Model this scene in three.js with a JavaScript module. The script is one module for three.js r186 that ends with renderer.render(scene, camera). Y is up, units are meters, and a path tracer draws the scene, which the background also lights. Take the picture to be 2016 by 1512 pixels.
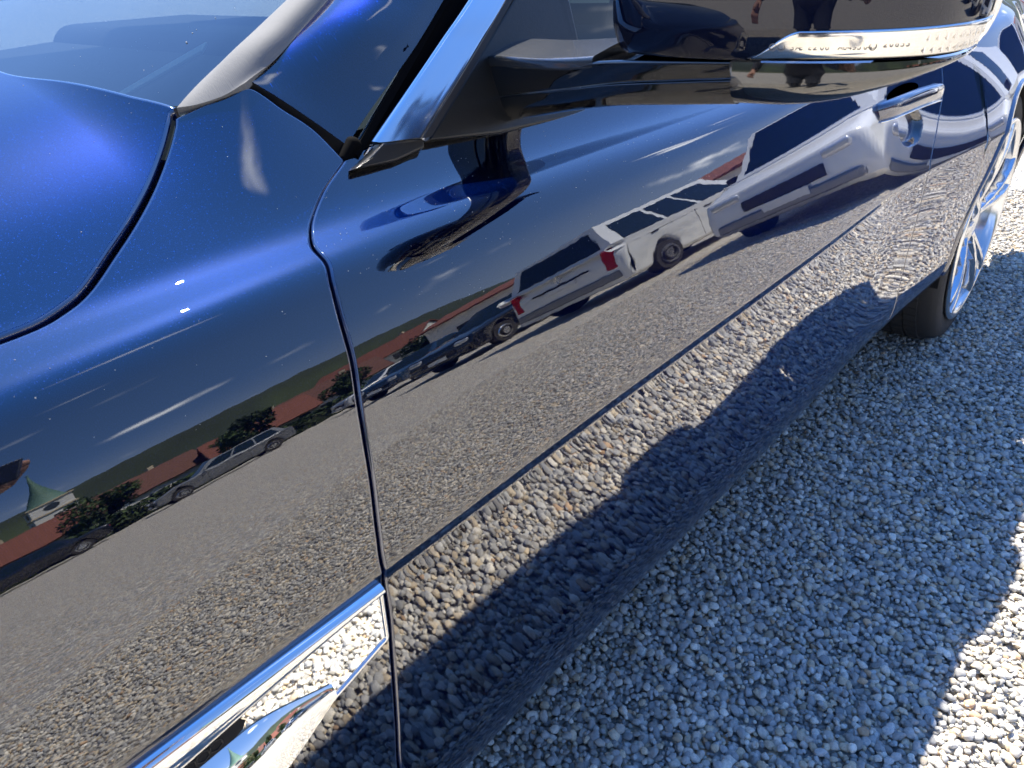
import * as THREE from 'three';
import { mergeGeometries, mergeVertices, toCreasedNormals } from 'three/addons/utils/BufferGeometryUtils.js';
import { RoundedBoxGeometry } from 'three/addons/geometries/RoundedBoxGeometry.js';
import { FontLoader } from 'three/addons/loaders/FontLoader.js';
import { TextGeometry } from 'three/addons/geometries/TextGeometry.js';
import { MarchingCubes } from 'three/addons/objects/MarchingCubes.js';

// ---------------------------------------------------------------- camera, sky, sun, exposure
const scene = new THREE.Scene();
const CAM = new THREE.Vector3(-0.2429, 1.0021, 0.3339), YAW = 0.72402, PITCH = -0.52451, ROLL = -0.043132;
const camera = new THREE.PerspectiveCamera(2 * Math.atan(756 / 1456.25) * 180 / Math.PI, 4 / 3, 0.02, 3000);
{
  const f = new THREE.Vector3(Math.cos(PITCH) * Math.cos(YAW), Math.sin(PITCH), -Math.cos(PITCH) * Math.sin(YAW));
  const r = new THREE.Vector3().crossVectors(f, new THREE.Vector3(0, 1, 0)).normalize();
  const u = new THREE.Vector3().crossVectors(r, f);
  camera.up.copy(u).multiplyScalar(Math.cos(ROLL)).addScaledVector(r, -Math.sin(ROLL));
  camera.position.copy(CAM);
  camera.lookAt(CAM.clone().add(f));
}
camera.focus = 0.85; camera.userData.fStop = 18;
scene.add(camera);
const renderer = new THREE.WebGLRenderer({ antialias: true });
renderer.toneMapping = THREE.LinearToneMapping;
renderer.toneMappingExposure = 4.75;
renderer.shadowMap.enabled = true;
const SUN = new THREE.Vector3(0.39, 1, -0.500).normalize();
const sun = new THREE.DirectionalLight(new THREE.Color(1, 0.935, 0.825), 2.85);
sun.position.copy(SUN).multiplyScalar(40);
sun.castShadow = true;
sun.shadow.camera.left = sun.shadow.camera.bottom = -14; sun.shadow.camera.right = sun.shadow.camera.top = 14;
sun.shadow.mapSize.set(4096, 4096); sun.shadow.camera.far = 120;
scene.add(sun, sun.target);
// random numbers and noise
let seed = 12345;
const rnd = () => { seed = (seed * 1664525 + 1013904223) >>> 0; return seed / 4294967296; };
const rr = (a, b) => a + (b - a) * rnd();
const clamp = (x, a = 0, b = 1) => Math.min(b, Math.max(a, x));
const sstep = (a, b, x) => { const t = clamp((x - a) / (b - a)); return t * t * (3 - 2 * t); };
const mix = (a, b, t) => a + (b - a) * t;
const hash3 = (x, y, z) => { let h = Math.imul(x, 374761393) ^ Math.imul(y, 668265263) ^ Math.imul(z, 2147483647 ^ 1274126177); h = Math.imul(h ^ (h >>> 13), 1274126177); h ^= h >>> 16; return (h >>> 0) / 4294967296; };
function vnoise(x, y, z = 0) {
  const xi = Math.floor(x), yi = Math.floor(y), zi = Math.floor(z); let fx = x - xi, fy = y - yi, fz = z - zi;
  fx = fx * fx * (3 - 2 * fx); fy = fy * fy * (3 - 2 * fy); fz = fz * fz * (3 - 2 * fz);
  const L = (k, j) => mix(hash3(xi, yi + j, zi + k), hash3(xi + 1, yi + j, zi + k), fx);
  return mix(mix(L(0, 0), L(0, 1), fy), mix(L(1, 0), L(1, 1), fy), fz);
}
const fbm = (x, y, z = 0, o = 4) => { let s = 0, a = 0.5, n = 0; for (let i = 0; i < o; i++) { s += a * vnoise(x, y, z + i * 7.3); n += a; a *= 0.5; x *= 2.03; y *= 2.03; z *= 2.03; } return s / n; };
{ // clear summer sky with a few thin clouds, computed as an equirectangular map
  const W = 1024, H = 512, d = new Float32Array(W * H * 4), v = new THREE.Vector3();
  for (let j = 0; j < H; j++) for (let i = 0; i < W; i++) {
    const th = (j + 0.5) / H * Math.PI - Math.PI / 2, ph = ((i + 0.5) / W - 0.5) * 2 * Math.PI;   // three: row 0 at the bottom
    v.set(Math.cos(th) * Math.cos(ph), Math.sin(th), Math.cos(th) * Math.sin(ph));
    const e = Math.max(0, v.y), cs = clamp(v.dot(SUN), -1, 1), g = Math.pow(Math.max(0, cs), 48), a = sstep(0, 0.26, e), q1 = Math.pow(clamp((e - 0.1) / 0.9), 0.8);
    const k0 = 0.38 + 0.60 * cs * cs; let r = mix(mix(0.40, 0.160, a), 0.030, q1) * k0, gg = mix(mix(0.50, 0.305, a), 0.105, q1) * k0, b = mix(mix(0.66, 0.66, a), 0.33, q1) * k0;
    r += 0.10 * g; gg += 0.11 * g; b += 0.11 * g;
    if (v.y > 0.02) {
      const q = 1 / (v.y + 0.12), cx = v.x * q, cz = v.z * q;
      let c = fbm(cx * 1.1 + 3.1, cz * 3.0 + 7.7, 1.3, 5) * 0.75 + fbm(cx * 4.5, cz * 9 + 2, 4.1, 4) * 0.25;
      c = sstep(0.635, 0.79, c) * sstep(0.02, 0.15, v.y) * 0.75;
      r = mix(r, 0.95, c); gg = mix(gg, 0.97, c); b = mix(b, 1.0, c);
    }
    if (v.y < 0) { r *= 0.6; gg *= 0.55; b *= 0.45; }
    const k = (j * W + i) * 4; d[k] = r; d[k + 1] = gg; d[k + 2] = b; d[k + 3] = 1;
  }
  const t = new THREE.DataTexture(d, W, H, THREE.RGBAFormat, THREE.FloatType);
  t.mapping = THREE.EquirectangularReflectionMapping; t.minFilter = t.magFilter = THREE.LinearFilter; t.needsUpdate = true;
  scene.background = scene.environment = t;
}
// ---------------------------------------------------------------- helpers for objects
const taken = new Map();
function numbered(n) { const k = taken.get(n) ?? 0; taken.set(n, k + 1); return k ? n + '_' + String(k).padStart(3, '0') : n; }
function tag(o, label, category, group, kind) { if (label) o.userData.label = label; if (category) o.userData.category = category; if (group) o.userData.group = group; if (kind) o.userData.kind = kind; return o; }
function mesh(name, geo, mat, parent) { const m = new THREE.Mesh(geo, mat); m.name = parent ? name : numbered(name); m.castShadow = m.receiveShadow = true; (parent ?? scene).add(m); return m; }
function base(name, pos = [0, 0, 0], turn = 0) { const g = new THREE.Group(); g.name = numbered(name); g.position.set(...pos); g.rotation.y = turn; scene.add(g); return g; }

// ---------------------------------------------------------------- the car body: a lofted surface P(x, s); x runs rearward, s is the arc length up the section (0 at the swage line)
function pchip(xs, ys) {
  const n = xs.length, h = [], d = [], m = [];
  for (let i = 0; i < n - 1; i++) { h[i] = xs[i + 1] - xs[i]; d[i] = (ys[i + 1] - ys[i]) / h[i]; }
  m[0] = d[0]; m[n - 1] = d[n - 2];
  for (let i = 1; i < n - 1; i++) m[i] = d[i - 1] * d[i] <= 0 ? 0 : (3 * (h[i - 1] + h[i])) / ((2 * h[i] + h[i - 1]) / d[i - 1] + (h[i] + 2 * h[i - 1]) / d[i]);
  return (x) => {
    if (x <= xs[0]) return ys[0] + m[0] * (x - xs[0]) * 0; if (x >= xs[n - 1]) return ys[n - 1];
    let i = 0; while (x > xs[i + 1]) i++;
    const t = (x - xs[i]) / h[i], t2 = t * t, t3 = t2 * t;
    return (2 * t3 - 3 * t2 + 1) * ys[i] + (t3 - 2 * t2 + t) * h[i] * m[i] + (-2 * t3 + 3 * t2) * ys[i + 1] + (t3 - t2) * h[i] * m[i + 1];
  };
}
const split = (a) => [a.map((q) => q[0]), a.map((q) => q[1])];
const LOW = [[-0.39, -70], [-0.375, -55], [-0.355, -40], [-0.335, -27], [-0.31, -14], [-0.29, -5], [-0.27, 0.8], [-0.255, 2.8], [-0.235, 2.9], [-0.20, 1.9], [-0.11, 0.4], [-0.05, -0.6], [-0.014, -1.5], [-0.007, -14], [-0.002, -14], [0.0015, 4], [0.006, 9.6]];
const UP = [[0.07, 13.6], [0.146, 18.2], [0.178, 21.7], [0.199, 26], [0.214, 40], [0.226, 60], [0.234, 71], [0.242, 76], [0.252, 75]];
const FEN = [[0.262, 68], [0.282, 57], [0.31, 56], [0.36, 62], [0.42, 71], [0.50, 79], [0.60, 84], [0.78, 88], [1.2, 90]];
const DOR = [[0.262, 66], [0.275, 55], [0.29, 47], [0.31, 45], [0.36, 45], [0.5, 45]];
function table(keys) {
  const f = pchip(...split(keys)), N = 3200, s0 = -0.39, s1 = 1.2, ds = (s1 - s0) / N, Y = new Float64Array(N + 1), Z = new Float64Array(N + 1);
  for (let i = 0; i < N; i++) { const a = f(s0 + (i + 0.5) * ds) * Math.PI / 180; Y[i + 1] = Y[i] + Math.cos(a) * ds; Z[i + 1] = Z[i] - Math.sin(a) * ds; }
  const k = (0 - s0) / ds, i0 = Math.floor(k), y0 = Y[i0], z0 = Z[i0];
  for (let i = 0; i <= N; i++) { Y[i] += 0.61 - y0; Z[i] += -0.012 - z0; }
  return (s) => { const q = clamp((s - s0) / ds, 0, N - 1e-6), i = Math.floor(q), t = q - i; return [mix(Y[i], Y[i + 1], t), mix(Z[i], Z[i + 1], t)]; };
}
const TF = table([...LOW, ...UP, ...FEN]), TD = table([...LOW, ...UP, ...DOR]);
function P(x, s, out = new THREE.Vector3()) {
  const w = sstep(-0.03, 0.10, x), a = w < 1 ? TF(s) : null, b = w > 0 ? TD(s) : null;
  let y = w <= 0 ? a[0] : w >= 1 ? b[0] : mix(a[0], b[0], w), z = w <= 0 ? a[1] : w >= 1 ? b[1] : mix(a[1], b[1], w);
  // the top of wing and bonnet climbs towards the screen
  y += 0.07 * sstep(-0.08, -0.30, z) * (x + 0.12) * (x > -0.12 ? 1 : 0.7) + 0.035 * (x < 0.25 ? x - 0.0 - (x > 0 ? x * x * 2 : 0) : 0.125) * sstep(0.77, 0.84, y);
  if (x > 1.0 && x < 1.5) { const r2 = ((x - 1.30) / 0.062) ** 2 + ((y - 0.703) / 0.034) ** 2; if (r2 < 1) z -= 0.014 * sstep(1, 0.6, r2); }   // dished cup behind the handle
  // plan curve: a slight waist along the door, then the rear haunch
  z += 0.010 * sstep(0.2, 1.0, x) - 0.014 * sstep(0.5, 0.8, y) * sstep(0.4, 1.4, x);
  z += 0.086 * sstep(1.15, 2.0, x) * Math.min(1.6, 1.55 * y) * (1 - 0.82 * sstep(0.50, 0.90, y));
  z -= 0.12 * sstep(2.1, 3.0, x);
  z -= 0.03 * sstep(-0.25, -0.9, x);
  return out.set(x, y, z);
}
function PN(x, s, p = new THREE.Vector3(), n = new THREE.Vector3()) {
  const e = 0.0006, a = P(x + e, s).sub(P(x - e, s)), b = P(x, s + e).sub(P(x, s - e));
  P(x, s, p); n.crossVectors(a, b).normalize();
  return [p, n];
}
// ---------------------------------------------------------------- materials
function dataTex(w, h, fn, { srgb = false, nearest = false, rep = [1, 1] } = {}) {
  const d = new Uint8Array(w * h * 4);
  for (let j = 0; j < h; j++) for (let i = 0; i < w; i++) { const c = fn(i, j), k = (j * w + i) * 4; for (let q = 0; q < 4; q++) d[k + q] = q < c.length ? clamp(Math.round(c[q] * 255), 0, 255) : 255; }
  const t = new THREE.DataTexture(d, w, h); t.wrapS = t.wrapT = THREE.RepeatWrapping; t.repeat.set(...rep);
  t.magFilter = nearest ? THREE.NearestFilter : THREE.LinearFilter; t.minFilter = THREE.LinearFilter; t.colorSpace = srgb ? THREE.SRGBColorSpace : THREE.NoColorSpace; t.needsUpdate = true; return t;
}
const range0 = (n, f) => Array.from({ length: n }, (_, i) => f(i));
const std = (o) => new THREE.MeshStandardMaterial(o), phy = (o) => new THREE.MeshPhysicalMaterial(o);
const lin = (r, g, b) => new THREE.Color().setRGB(r, g, b);
// metallic base coat: fine aluminium flakes, each at its own tilt, a few of them large; a clear lacquer lies over it
const FN = 1024, FT = 1 / 0.2, flake = new Float32Array(FN * FN * 3);
for (let k = 0; k < FN * FN; k++) { flake[k * 3] = 0.35 + 0.4 * rnd(); flake[k * 3 + 1] = (rnd() + rnd() - 1) * 0.05; flake[k * 3 + 2] = (rnd() + rnd() - 1) * 0.05; }
for (let n = 0; n < 52000; n++) { const i = Math.floor(rnd() * FN), j = Math.floor(rnd() * FN), w = rnd() < 0.4 ? 2 : 1, a = (rnd() + rnd() - 1) * 0.34, b = (rnd() + rnd() - 1) * 0.34, g = 1.0 + 2.2 * rnd(); for (let q = 0; q < w; q++) for (let p = 0; p < w; p++) { const k = ((j + q) % FN * FN + (i + p) % FN) * 3; flake[k] = g; flake[k + 1] = a; flake[k + 2] = b; } }
const flakeN = dataTex(FN, FN, (i, j) => { const k = (j * FN + i) * 3, a = flake[k + 1], b = flake[k + 2], c = Math.sqrt(1 - a * a - b * b); return [a * 0.5 + 0.5, b * 0.5 + 0.5, c * 0.5 + 0.5]; }, { nearest: true, rep: [FT, FT] });
const flakeC = dataTex(FN, FN, (i, j) => { const g = flake[(j * FN + i) * 3] / 3.2, h = hash3(i, j, 5) - 0.5; return [g * (0.9 + 0.5 * h), g * (0.9 - 0.2 * h), g]; }, { nearest: true, rep: [FT, FT] });
// orange peel of sprayed lacquer: long-wave slopes of a few thousandths
const waves = range0(46, () => { const k = 14 + Math.floor(50 * rnd() * rnd()), a = rnd() * 6.283; return [Math.round(k * Math.cos(a)), Math.round(k * Math.sin(a)), rnd() * 6.283, 1 / Math.sqrt(46)]; });
const peel = dataTex(512, 512, (i, j) => { let a = 0, b = 0; for (const [kx, ky, ph, w] of waves) { const l = Math.hypot(kx, ky), c = Math.cos((kx * i + ky * j) / 512 * 6.28318 + ph) * w * 0.8; a += c * kx / l; b += c * ky / l; } return [0.5 + a * 0.5, 0.5 + b * 0.5, 1]; }, { rep: [3, 3] });
const M = {};
M.paint = phy({ color: lin(0.0022, 0.0050, 0.038), map: flakeC, roughness: 0.40, metalness: 1, normalMap: flakeN, specularColor: lin(0.42, 0.52, 1), clearcoat: 0.4, clearcoatRoughness: 0.0 });
M.lacquer = phy({ color: 0xffffff, transmission: 1, thickness: 0, roughness: 0, ior: 2.12, normalMap: peel, normalScale: new THREE.Vector2(0.0011, 0.0011) });
M.edge = phy({ color: lin(0.004, 0.010, 0.05), roughness: 0.02, ior: 2.2, clearcoat: 1, clearcoatRoughness: 0.01 });
M.black = phy({ color: lin(0.006, 0.006, 0.007), roughness: 0.06, ior: 1.9, clearcoat: 1, clearcoatRoughness: 0.01 });
M.gap = std({ color: lin(0.003, 0.003, 0.004), roughness: 0.9 });
M.rubber = std({ color: lin(0.012, 0.012, 0.013), roughness: 0.55 });
const grain = dataTex(256, 256, (i, j) => { const v = 0.5 + 0.5 * (hash3(i, j, 9) - 0.5) + 0.3 * (fbm(i / 9, j / 9, 3) - 0.5); return [v, v, v]; }, { rep: [14, 14] });
M.satin = phy({ color: lin(0.011, 0.012, 0.013), roughness: 0.30, bumpMap: grain, bumpScale: 0.00025 });
M.greyTrim = phy({ color: lin(0.17, 0.17, 0.165), roughness: 0.85, bumpMap: grain, bumpScale: 0.0003 });
M.chrome = std({ color: lin(0.86, 0.86, 0.85), metalness: 1, roughness: 0.02 });
M.satinChrome = std({ color: lin(0.80, 0.81, 0.82), metalness: 1, roughness: 0.10 });
M.alloy = std({ color: lin(0.72, 0.73, 0.75), metalness: 1, roughness: 0.16 });
M.tyre = std({ color: lin(0.030, 0.028, 0.026), roughness: 0.75, bumpMap: grain, bumpScale: 0.0008 });
M.glass = phy({ color: lin(0.13, 0.18, 0.20), transmission: 1, thickness: 0, roughness: 0.0, ior: 1.6 });
M.seal = phy({ color: lin(0.003, 0.003, 0.0033), roughness: 0.9, specularIntensity: 0.12 });
M.dash = std({ color: lin(0.010, 0.011, 0.013), roughness: 0.8, bumpMap: grain, bumpScale: 0.0004 });
M.greyTrim2 = phy({ color: lin(0.022, 0.024, 0.026), roughness: 0.26, ior: 1.7, bumpMap: grain, bumpScale: 0.0003, clearcoat: 1, clearcoatRoughness: 0.10 });
M.darkPaint = M.paint.clone(); M.darkPaint.color = lin(0.006, 0.012, 0.05);
M.paintSmooth = phy({ color: lin(0.008, 0.014, 0.07), metalness: 0, roughness: 0.015, ior: 2.3, clearcoat: 1, clearcoatRoughness: 0.01 });
M.lens = std({ color: lin(0.88, 0.86, 0.82), metalness: 1, roughness: 0.10 });
M.mark = std({ color: lin(0.22, 0.20, 0.18), metalness: 0.3, roughness: 0.5 });
M.housing = phy({ color: lin(0.004, 0.006, 0.018), roughness: 0.015, ior: 1.6 });
// ---------------------------------------------------------------- the dark blue car
const car = tag(base('parked_car', [1.0, 0, -0.9]), 'dark metallic blue car filling the frame, with chrome window strip and door mirror', 'car');
const V = (x, y, z) => new THREE.Vector3(x, y, z);
const CO = new THREE.Vector3(1.0, 0, -0.9);
const inCar = new Set();
const part = (name, geo, mat, parent = car) => { if (parent === car) geo.translate(-CO.x, -CO.y, -CO.z); else if (inCar.has(parent)) geo.translate(-CO.x, -CO.y, -CO.z); const m = mesh(name, geo, mat, parent); inCar.add(m);
  if ((mat === M.paint || mat === M.darkPaint) && parent !== m) { // the clear lacquer, a film's thickness above the base coat
    const g = geo.clone(), p = g.attributes.position, n = g.attributes.normal; for (let i = 0; i < p.count; i++) p.setXYZ(i, p.getX(i) + n.getX(i) * 0.0004, p.getY(i) + n.getY(i) * 0.0004, p.getZ(i) + n.getZ(i) * 0.0004);
    inCar.add(mesh('clear_lacquer', g, M.lacquer, m));
  }
  return m; };
// grid of points and normals -> geometry; uv in metres
function grid(nu, nv, fn, flip = false) {
  const pos = [], nor = [], uv = [], idx = [];
  for (let j = 0; j <= nv; j++) for (let i = 0; i <= nu; i++) { const q = fn(i / nu, j / nv); pos.push(q.p.x, q.p.y, q.p.z); nor.push(q.n.x, q.n.y, q.n.z); uv.push(q.uv[0], q.uv[1]); }
  for (let j = 0; j < nv; j++) for (let i = 0; i < nu; i++) { const a = j * (nu + 1) + i, b = a + 1, c = a + nu + 1, d = c + 1; flip ? idx.push(a, c, b, b, c, d) : idx.push(a, b, c, b, d, c); }
  const g = new THREE.BufferGeometry();
  g.setAttribute('position', new THREE.Float32BufferAttribute(pos, 3)); g.setAttribute('normal', new THREE.Float32BufferAttribute(nor, 3)); g.setAttribute('uv', new THREE.Float32BufferAttribute(uv, 2)); g.setIndex(idx);
  return g;
}
// a folded edge along a border of a panel: a tight radius, then a flange going in
function hem(list, { r = 0.0022, depth = 0.02, flip = false } = {}) { // list of {p, n, o}: point on the surface, normal, direction out of the panel
  const A = [0, 25, 50, 75, 90];
  return grid(list.length - 1, A.length, (u, v) => {
    const q = list[Math.round(u * (list.length - 1))], k = Math.round(v * A.length);
    if (k < A.length) { const a = A[k] * Math.PI / 180, p = q.p.clone().addScaledVector(q.o, r * Math.sin(a)).addScaledVector(q.n, -r * (1 - Math.cos(a))); return { p, n: q.n.clone().multiplyScalar(Math.cos(a)).addScaledVector(q.o, Math.sin(a)), uv: [u, k * 0.001] }; }
    return { p: q.p.clone().addScaledVector(q.o, r).addScaledVector(q.n, -r - depth), n: q.o.clone(), uv: [u, 0.02] };
  }, flip);
}
function border(pts) { // pts: [x, s] along the border, the panel lying to the LEFT of travel seen from outside -> hem list
  const N = pts.length, out = [];
  for (let i = 0; i < N; i++) {
    const [p, n] = PN(pts[i][0], pts[i][1]), a = P(...pts[Math.max(0, i - 1)]), b = P(...pts[Math.min(N - 1, i + 1)]), t = b.sub(a).normalize();
    const o = new THREE.Vector3().crossVectors(t, n).normalize(); // right of travel
    out.push({ p, n: n.clone(), o });
  }
  return out;
}
// shut lines, as x over s (and s over x), of the real panels
const shutX = pchip(...split([[-0.39, -0.030], [-0.2215, -0.022], [-0.1674, -0.015], [-0.0985, -0.008], [-0.0428, -0.004], [0.0042, -0.004], [0.0314, 0.0], [0.0702, 0.008], [0.1039, 0.014], [0.1296, 0.019], [0.1611, 0.026], [0.1864, 0.029], [0.2108, 0.034], [0.2256, 0.040], [0.2425, 0.043], [0.2616, 0.054], [0.2877, 0.085], [0.3098, 0.125], [0.345, 0.165]]));
const SEAM = [[0.081, 0.3831], [0.097, 0.3596], [0.111, 0.3383], [0.127, 0.3117]], seamS = pchip(...split(SEAM)); // wing to screen pillar
const rearX = pchip(...split([[-0.39, 1.35], [0.0, 1.375], [0.0724, 1.43], [0.1387, 1.495], [0.20, 1.52], [0.3, 1.53]]));
const hoodS = pchip(...split([[-0.9, 0.270], [-0.3, 0.2685], [-0.152, 0.2672], [-0.136, 0.2675], [-0.110, 0.2738], [-0.068, 0.3008], [-0.030, 0.3303], [0.005, 0.3639], [0.025, 0.3865]]));
const hoodOff = (x) => { const e = 0.002, d = (hoodS(x + e) - hoodS(x - e)) / (2 * e); return 0.0043 * Math.sqrt(1 + d * d); };
const hoodRearX = pchip(...split([[0.36, 0.040], [0.3903, 0.027], [0.4212, 0.009], [0.4755, -0.012], [0.5348, -0.031], [1.2, -0.06]]));
const range = (n, f) => Array.from({ length: n + 1 }, (_, i) => f(i / n));
const sRow = (v, s0, s1) => s0 + (s1 - s0) * v;
const G = 0.0033; // half a shut line
function bodyPatch(nu, nv, x0, x1, s0, s1) { // x0, x1: functions of s; s0, s1 numbers or functions of u
  return grid(nu, nv, (u, v) => { const s = sRow(v, s0, s1), x = mix(x0(s), x1(s), u), [p, n] = PN(x, s); return { p: p.clone(), n: n.clone(), uv: [x, s] }; });
}
{ // front wing: from far ahead back to the door, up to the bonnet line, the screen base and the pillar seam
  const X0 = -0.75, S0 = -0.388, rows = 420, cols = 110, E1 = 0.3117 - 0.0045;
  const topLine = [...range(60, (t) => { const x = mix(X0, 0.025, 1 - Math.pow(1 - t, 1.7)); return [x, hoodS(x) - hoodOff(x)]; }), [0.05, 0.3812], [0.0795, 0.3805], ...SEAM.slice(1, 3).map(([x, q]) => [x - 0.0015, q - G]), [shutX(E1) - G, E1]];
  const topF = pchip(...split(topLine)), SPL = 0.25, xs0 = shutX(SPL) - G, xEnd = shutX(E1) - G;
  const shutS = (x) => { let a = SPL, b = E1; for (let k = 0; k < 40; k++) { const m = (a + b) / 2; shutX(m) - G < x ? a = m : b = m; } return a; };
  const lowG = grid(90, 330, (u, v) => { const q = mix(S0, SPL, v), x = mix(X0, shutX(q) - G, 1 - Math.pow(1 - u, 1.7)), [p, n] = PN(x, q); return { p: p.clone(), n: n.clone(), uv: [x, q] }; });
  const upG = grid(260, 70, (u, v) => { const x = mix(X0, xEnd - 1e-5, 1 - Math.pow(1 - u, 2)), q = mix(x < xs0 ? SPL : shutS(x), topF(x), v), [p, n] = PN(x, q); return { p: p.clone(), n: n.clone(), uv: [x, q] }; });
  const wing = part('front_wing', mergeGeometries([lowG, upG]), M.paint);
  part('wing_hem', mergeGeometries([hem(border(range(220, (t) => { const q = mix(S0, E1, t); return [shutX(q) - G, q]; })), { flip: true }), hem(border(range(300, (t) => { const x = mix(xEnd - 1e-5, X0, t * t); return [x, topF(x)]; })), { flip: true, depth: 0.006 })]), M.edge, wing);
}
{ // front door
  const sTop = (x) => 0.3107 - 0.0143 * sstep(0.13, 0.30, x) - 0.012 * sstep(0.3, 1.4, x);
  const XS = (u, v) => { let s = mix(-0.33, 0.30, v), x; for (let k = 0; k < 3; k++) { x = mix(shutX(s) + G, rearX(s) - G, u); s = mix(-0.345, sTop(x), v); } x = mix(shutX(s) + G, rearX(s) - G, u); return [x, s]; };
  const uf = (u) => Math.pow(u, 1.5);
  const door = part('front_door', grid(330, 380, (u, v) => { const [x, s] = XS(uf(u), v), [p, n] = PN(x, s); return { p: p.clone(), n: n.clone(), uv: [x, s] }; }), M.paint);
  door.userData.label = 'long blue front door mirroring the gravel and parked vehicles';
  part('door_hem', mergeGeometries([
    hem(border(range(200, (t) => XS(0, 1 - t))), { flip: true }), hem(border(range(160, (t) => XS(1, t))), { flip: true }), hem(border(range(200, (t) => XS(uf(1 - t), 1))), { flip: true, r: 0.004 }), hem(border(range(200, (t) => XS(uf(t), 0))), { flip: true })]), M.edge, door);
}
{ // sill under the door
  const XS = (u, v) => [mix(-0.03, 1.69, u), mix(-0.40, -0.3475, v)];
  const sill = part('sill', grid(120, 16, (u, v) => { const [x, s] = XS(u, v), [p, n] = PN(x, s); return { p: p.clone(), n: n.clone(), uv: [x, s] }; }), M.paint);
}
{ // rear wing with the wheel arch
  const WX = 2.04, WY = 0.335, R = 0.352, sOf = (y) => { let a = -0.38, b = 0.2; for (let k = 0; k < 30; k++) { const m = (a + b) / 2; P(1.9, m).y < y ? a = m : b = m; } return a; };
  const low = (x) => { const dx = x - WX; if (Math.abs(dx) >= R) return -0.3475; const y = WY + Math.sqrt(R * R - dx * dx); return Math.max(-0.3475, sOf(y)); };
  const XS = (u, v) => { const s0 = mix(-0.3475, 0.30, v); let x = mix(rearX(s0) + G, 3.0, u); let s = mix(low(x), 0.292, v); x = mix(rearX(s) + G, 3.0, u); s = mix(low(x), 0.292, v); return [x, s]; };
  const q = part('rear_wing', grid(260, 160, (u, v) => { const [x, s] = XS(u, v), [p, n] = PN(x, s); return { p: p.clone(), n: n.clone(), uv: [x, s] }; }), M.paint);
  part('rear_wing_hem', hem(border(range(120, (t) => XS(0, 1 - t))), { flip: true }), M.edge, q);
  // rolled lip round the arch
  const lip = [];
  for (let a = -0.1; a <= Math.PI + 0.1; a += 0.04) { const x = WX - R * Math.cos(a), y = WY + R * Math.sin(a), s = Math.max(-0.36, sOf(y)), [p] = PN(x, s); lip.push(p.clone().add(new THREE.Vector3(0, 0, -0.004))); }
  part('arch_lip', new THREE.TubeGeometry(new THREE.CatmullRomCurve3(lip), 120, 0.009, 8), M.edge, q);
  const liner = new THREE.CylinderGeometry(R - 0.004, R - 0.004, 0.34, 64, 1, true, Math.PI - 1.80, 3.60); liner.rotateX(Math.PI / 2); liner.translate(WX, WY, -0.15);
  part('arch_liner', liner, M.gap, q);
}
{ // bonnet
  const XS = (u, v) => { // u from gap border inward, v from front to rear
    let x = mix(-0.75, 0.03, v), s; for (let k = 0; k < 14; k++) { s = mix(hoodS(x) + hoodOff(x), 1.15, u); x = mix(-0.75, hoodRearX(s), v); } return [x, s];
  };
  const uf = (u) => Math.pow(u, 1.8), vf = (v) => 1 - Math.pow(1 - v, 1.7);
  const hood = part('bonnet', grid(160, 160, (u, v) => { const [x, s] = XS(uf(u), vf(v)), [p, n] = PN(x, s); return { p: p.clone(), n: n.clone(), uv: [x, s] }; }, true), M.paint);
  part('bonnet_hem', mergeGeometries([hem(border(range(200, (t) => XS(0, vf(t)))), { r: 0.003, flip: true, depth: 0.006 }), hem(border(range(120, (t) => XS(uf(t), 1))), { r: 0.004, flip: true, depth: 0.012 })]), M.edge, hood);
}
{ // dark inner structure that closes the shut lines
  const off = 0.016, sh = grid(200, 60, (u, v) => { const x = mix(-0.7, 2.95, u), s = mix(-0.39, 0.245, v), [p, n] = PN(x, s); return { p: p.clone().addScaledVector(n, -off), n: n.clone(), uv: [x, s] }; });
  const cut = sh.index.array, keep = [], pos = sh.attributes.position;
  for (let i = 0; i < cut.length; i += 3) { let inArch = false; for (let k = 0; k < 3; k++) { const x = pos.getX(cut[i + k]), y = pos.getY(cut[i + k]); if (Math.hypot(x - 2.04, y - 0.335) < 0.365) inArch = true; } if (!inArch) keep.push(cut[i], cut[i + 1], cut[i + 2]); }
  sh.setIndex(keep);
  const top = grid(60, 40, (u, v) => { const x = mix(-0.7, 0.14, u), s = mix(0.245, mix(0.40, 0.33, sstep(-0.02, 0.06, x)), v), [p, n] = PN(x, s); return { p: p.clone().add(V(0, -0.020, -0.003)), n: n.clone(), uv: [x, s] }; });
  const floor = new THREE.BoxGeometry(2.3, 0.02, 1.72); floor.translate(0.6, 0.235, -0.92);
  part('inner_structure', mergeGeometries([sh, top, floor]), M.gap);
}

// ---------------------------------------------------------------- screen pillar, screen, side glass, trim
// quilt: a smooth sheet through a rows x cols net of points (Catmull-Rom both ways), optionally pushed out along its normal
function cr(a, t) { const n = a.length - 1, q = clamp(t * n, 0, n - 1e-9), i = Math.floor(q), f = q - i, g = (k) => a[clamp(k, 0, n)], f2 = f * f, f3 = f2 * f; const p0 = i > 0 ? g(i - 1) : g(0).clone().multiplyScalar(2).sub(g(1)), p3 = i + 2 <= n ? g(i + 2) : g(n).clone().multiplyScalar(2).sub(g(n - 1)), p1 = g(i), p2 = g(i + 1); return p1.clone().multiplyScalar(2).addScaledVector(p2.clone().sub(p0), f).addScaledVector(p0.clone().multiplyScalar(2).addScaledVector(p1, -5).addScaledVector(p2, 4).sub(p3), f2).addScaledVector(p1.clone().multiplyScalar(3).sub(p0).addScaledVector(p2, -3).add(p3), f3).multiplyScalar(0.5); }
function sheetFn(net) { return (u, v) => cr(net.map((row) => cr(row, u)), v); }
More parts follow.
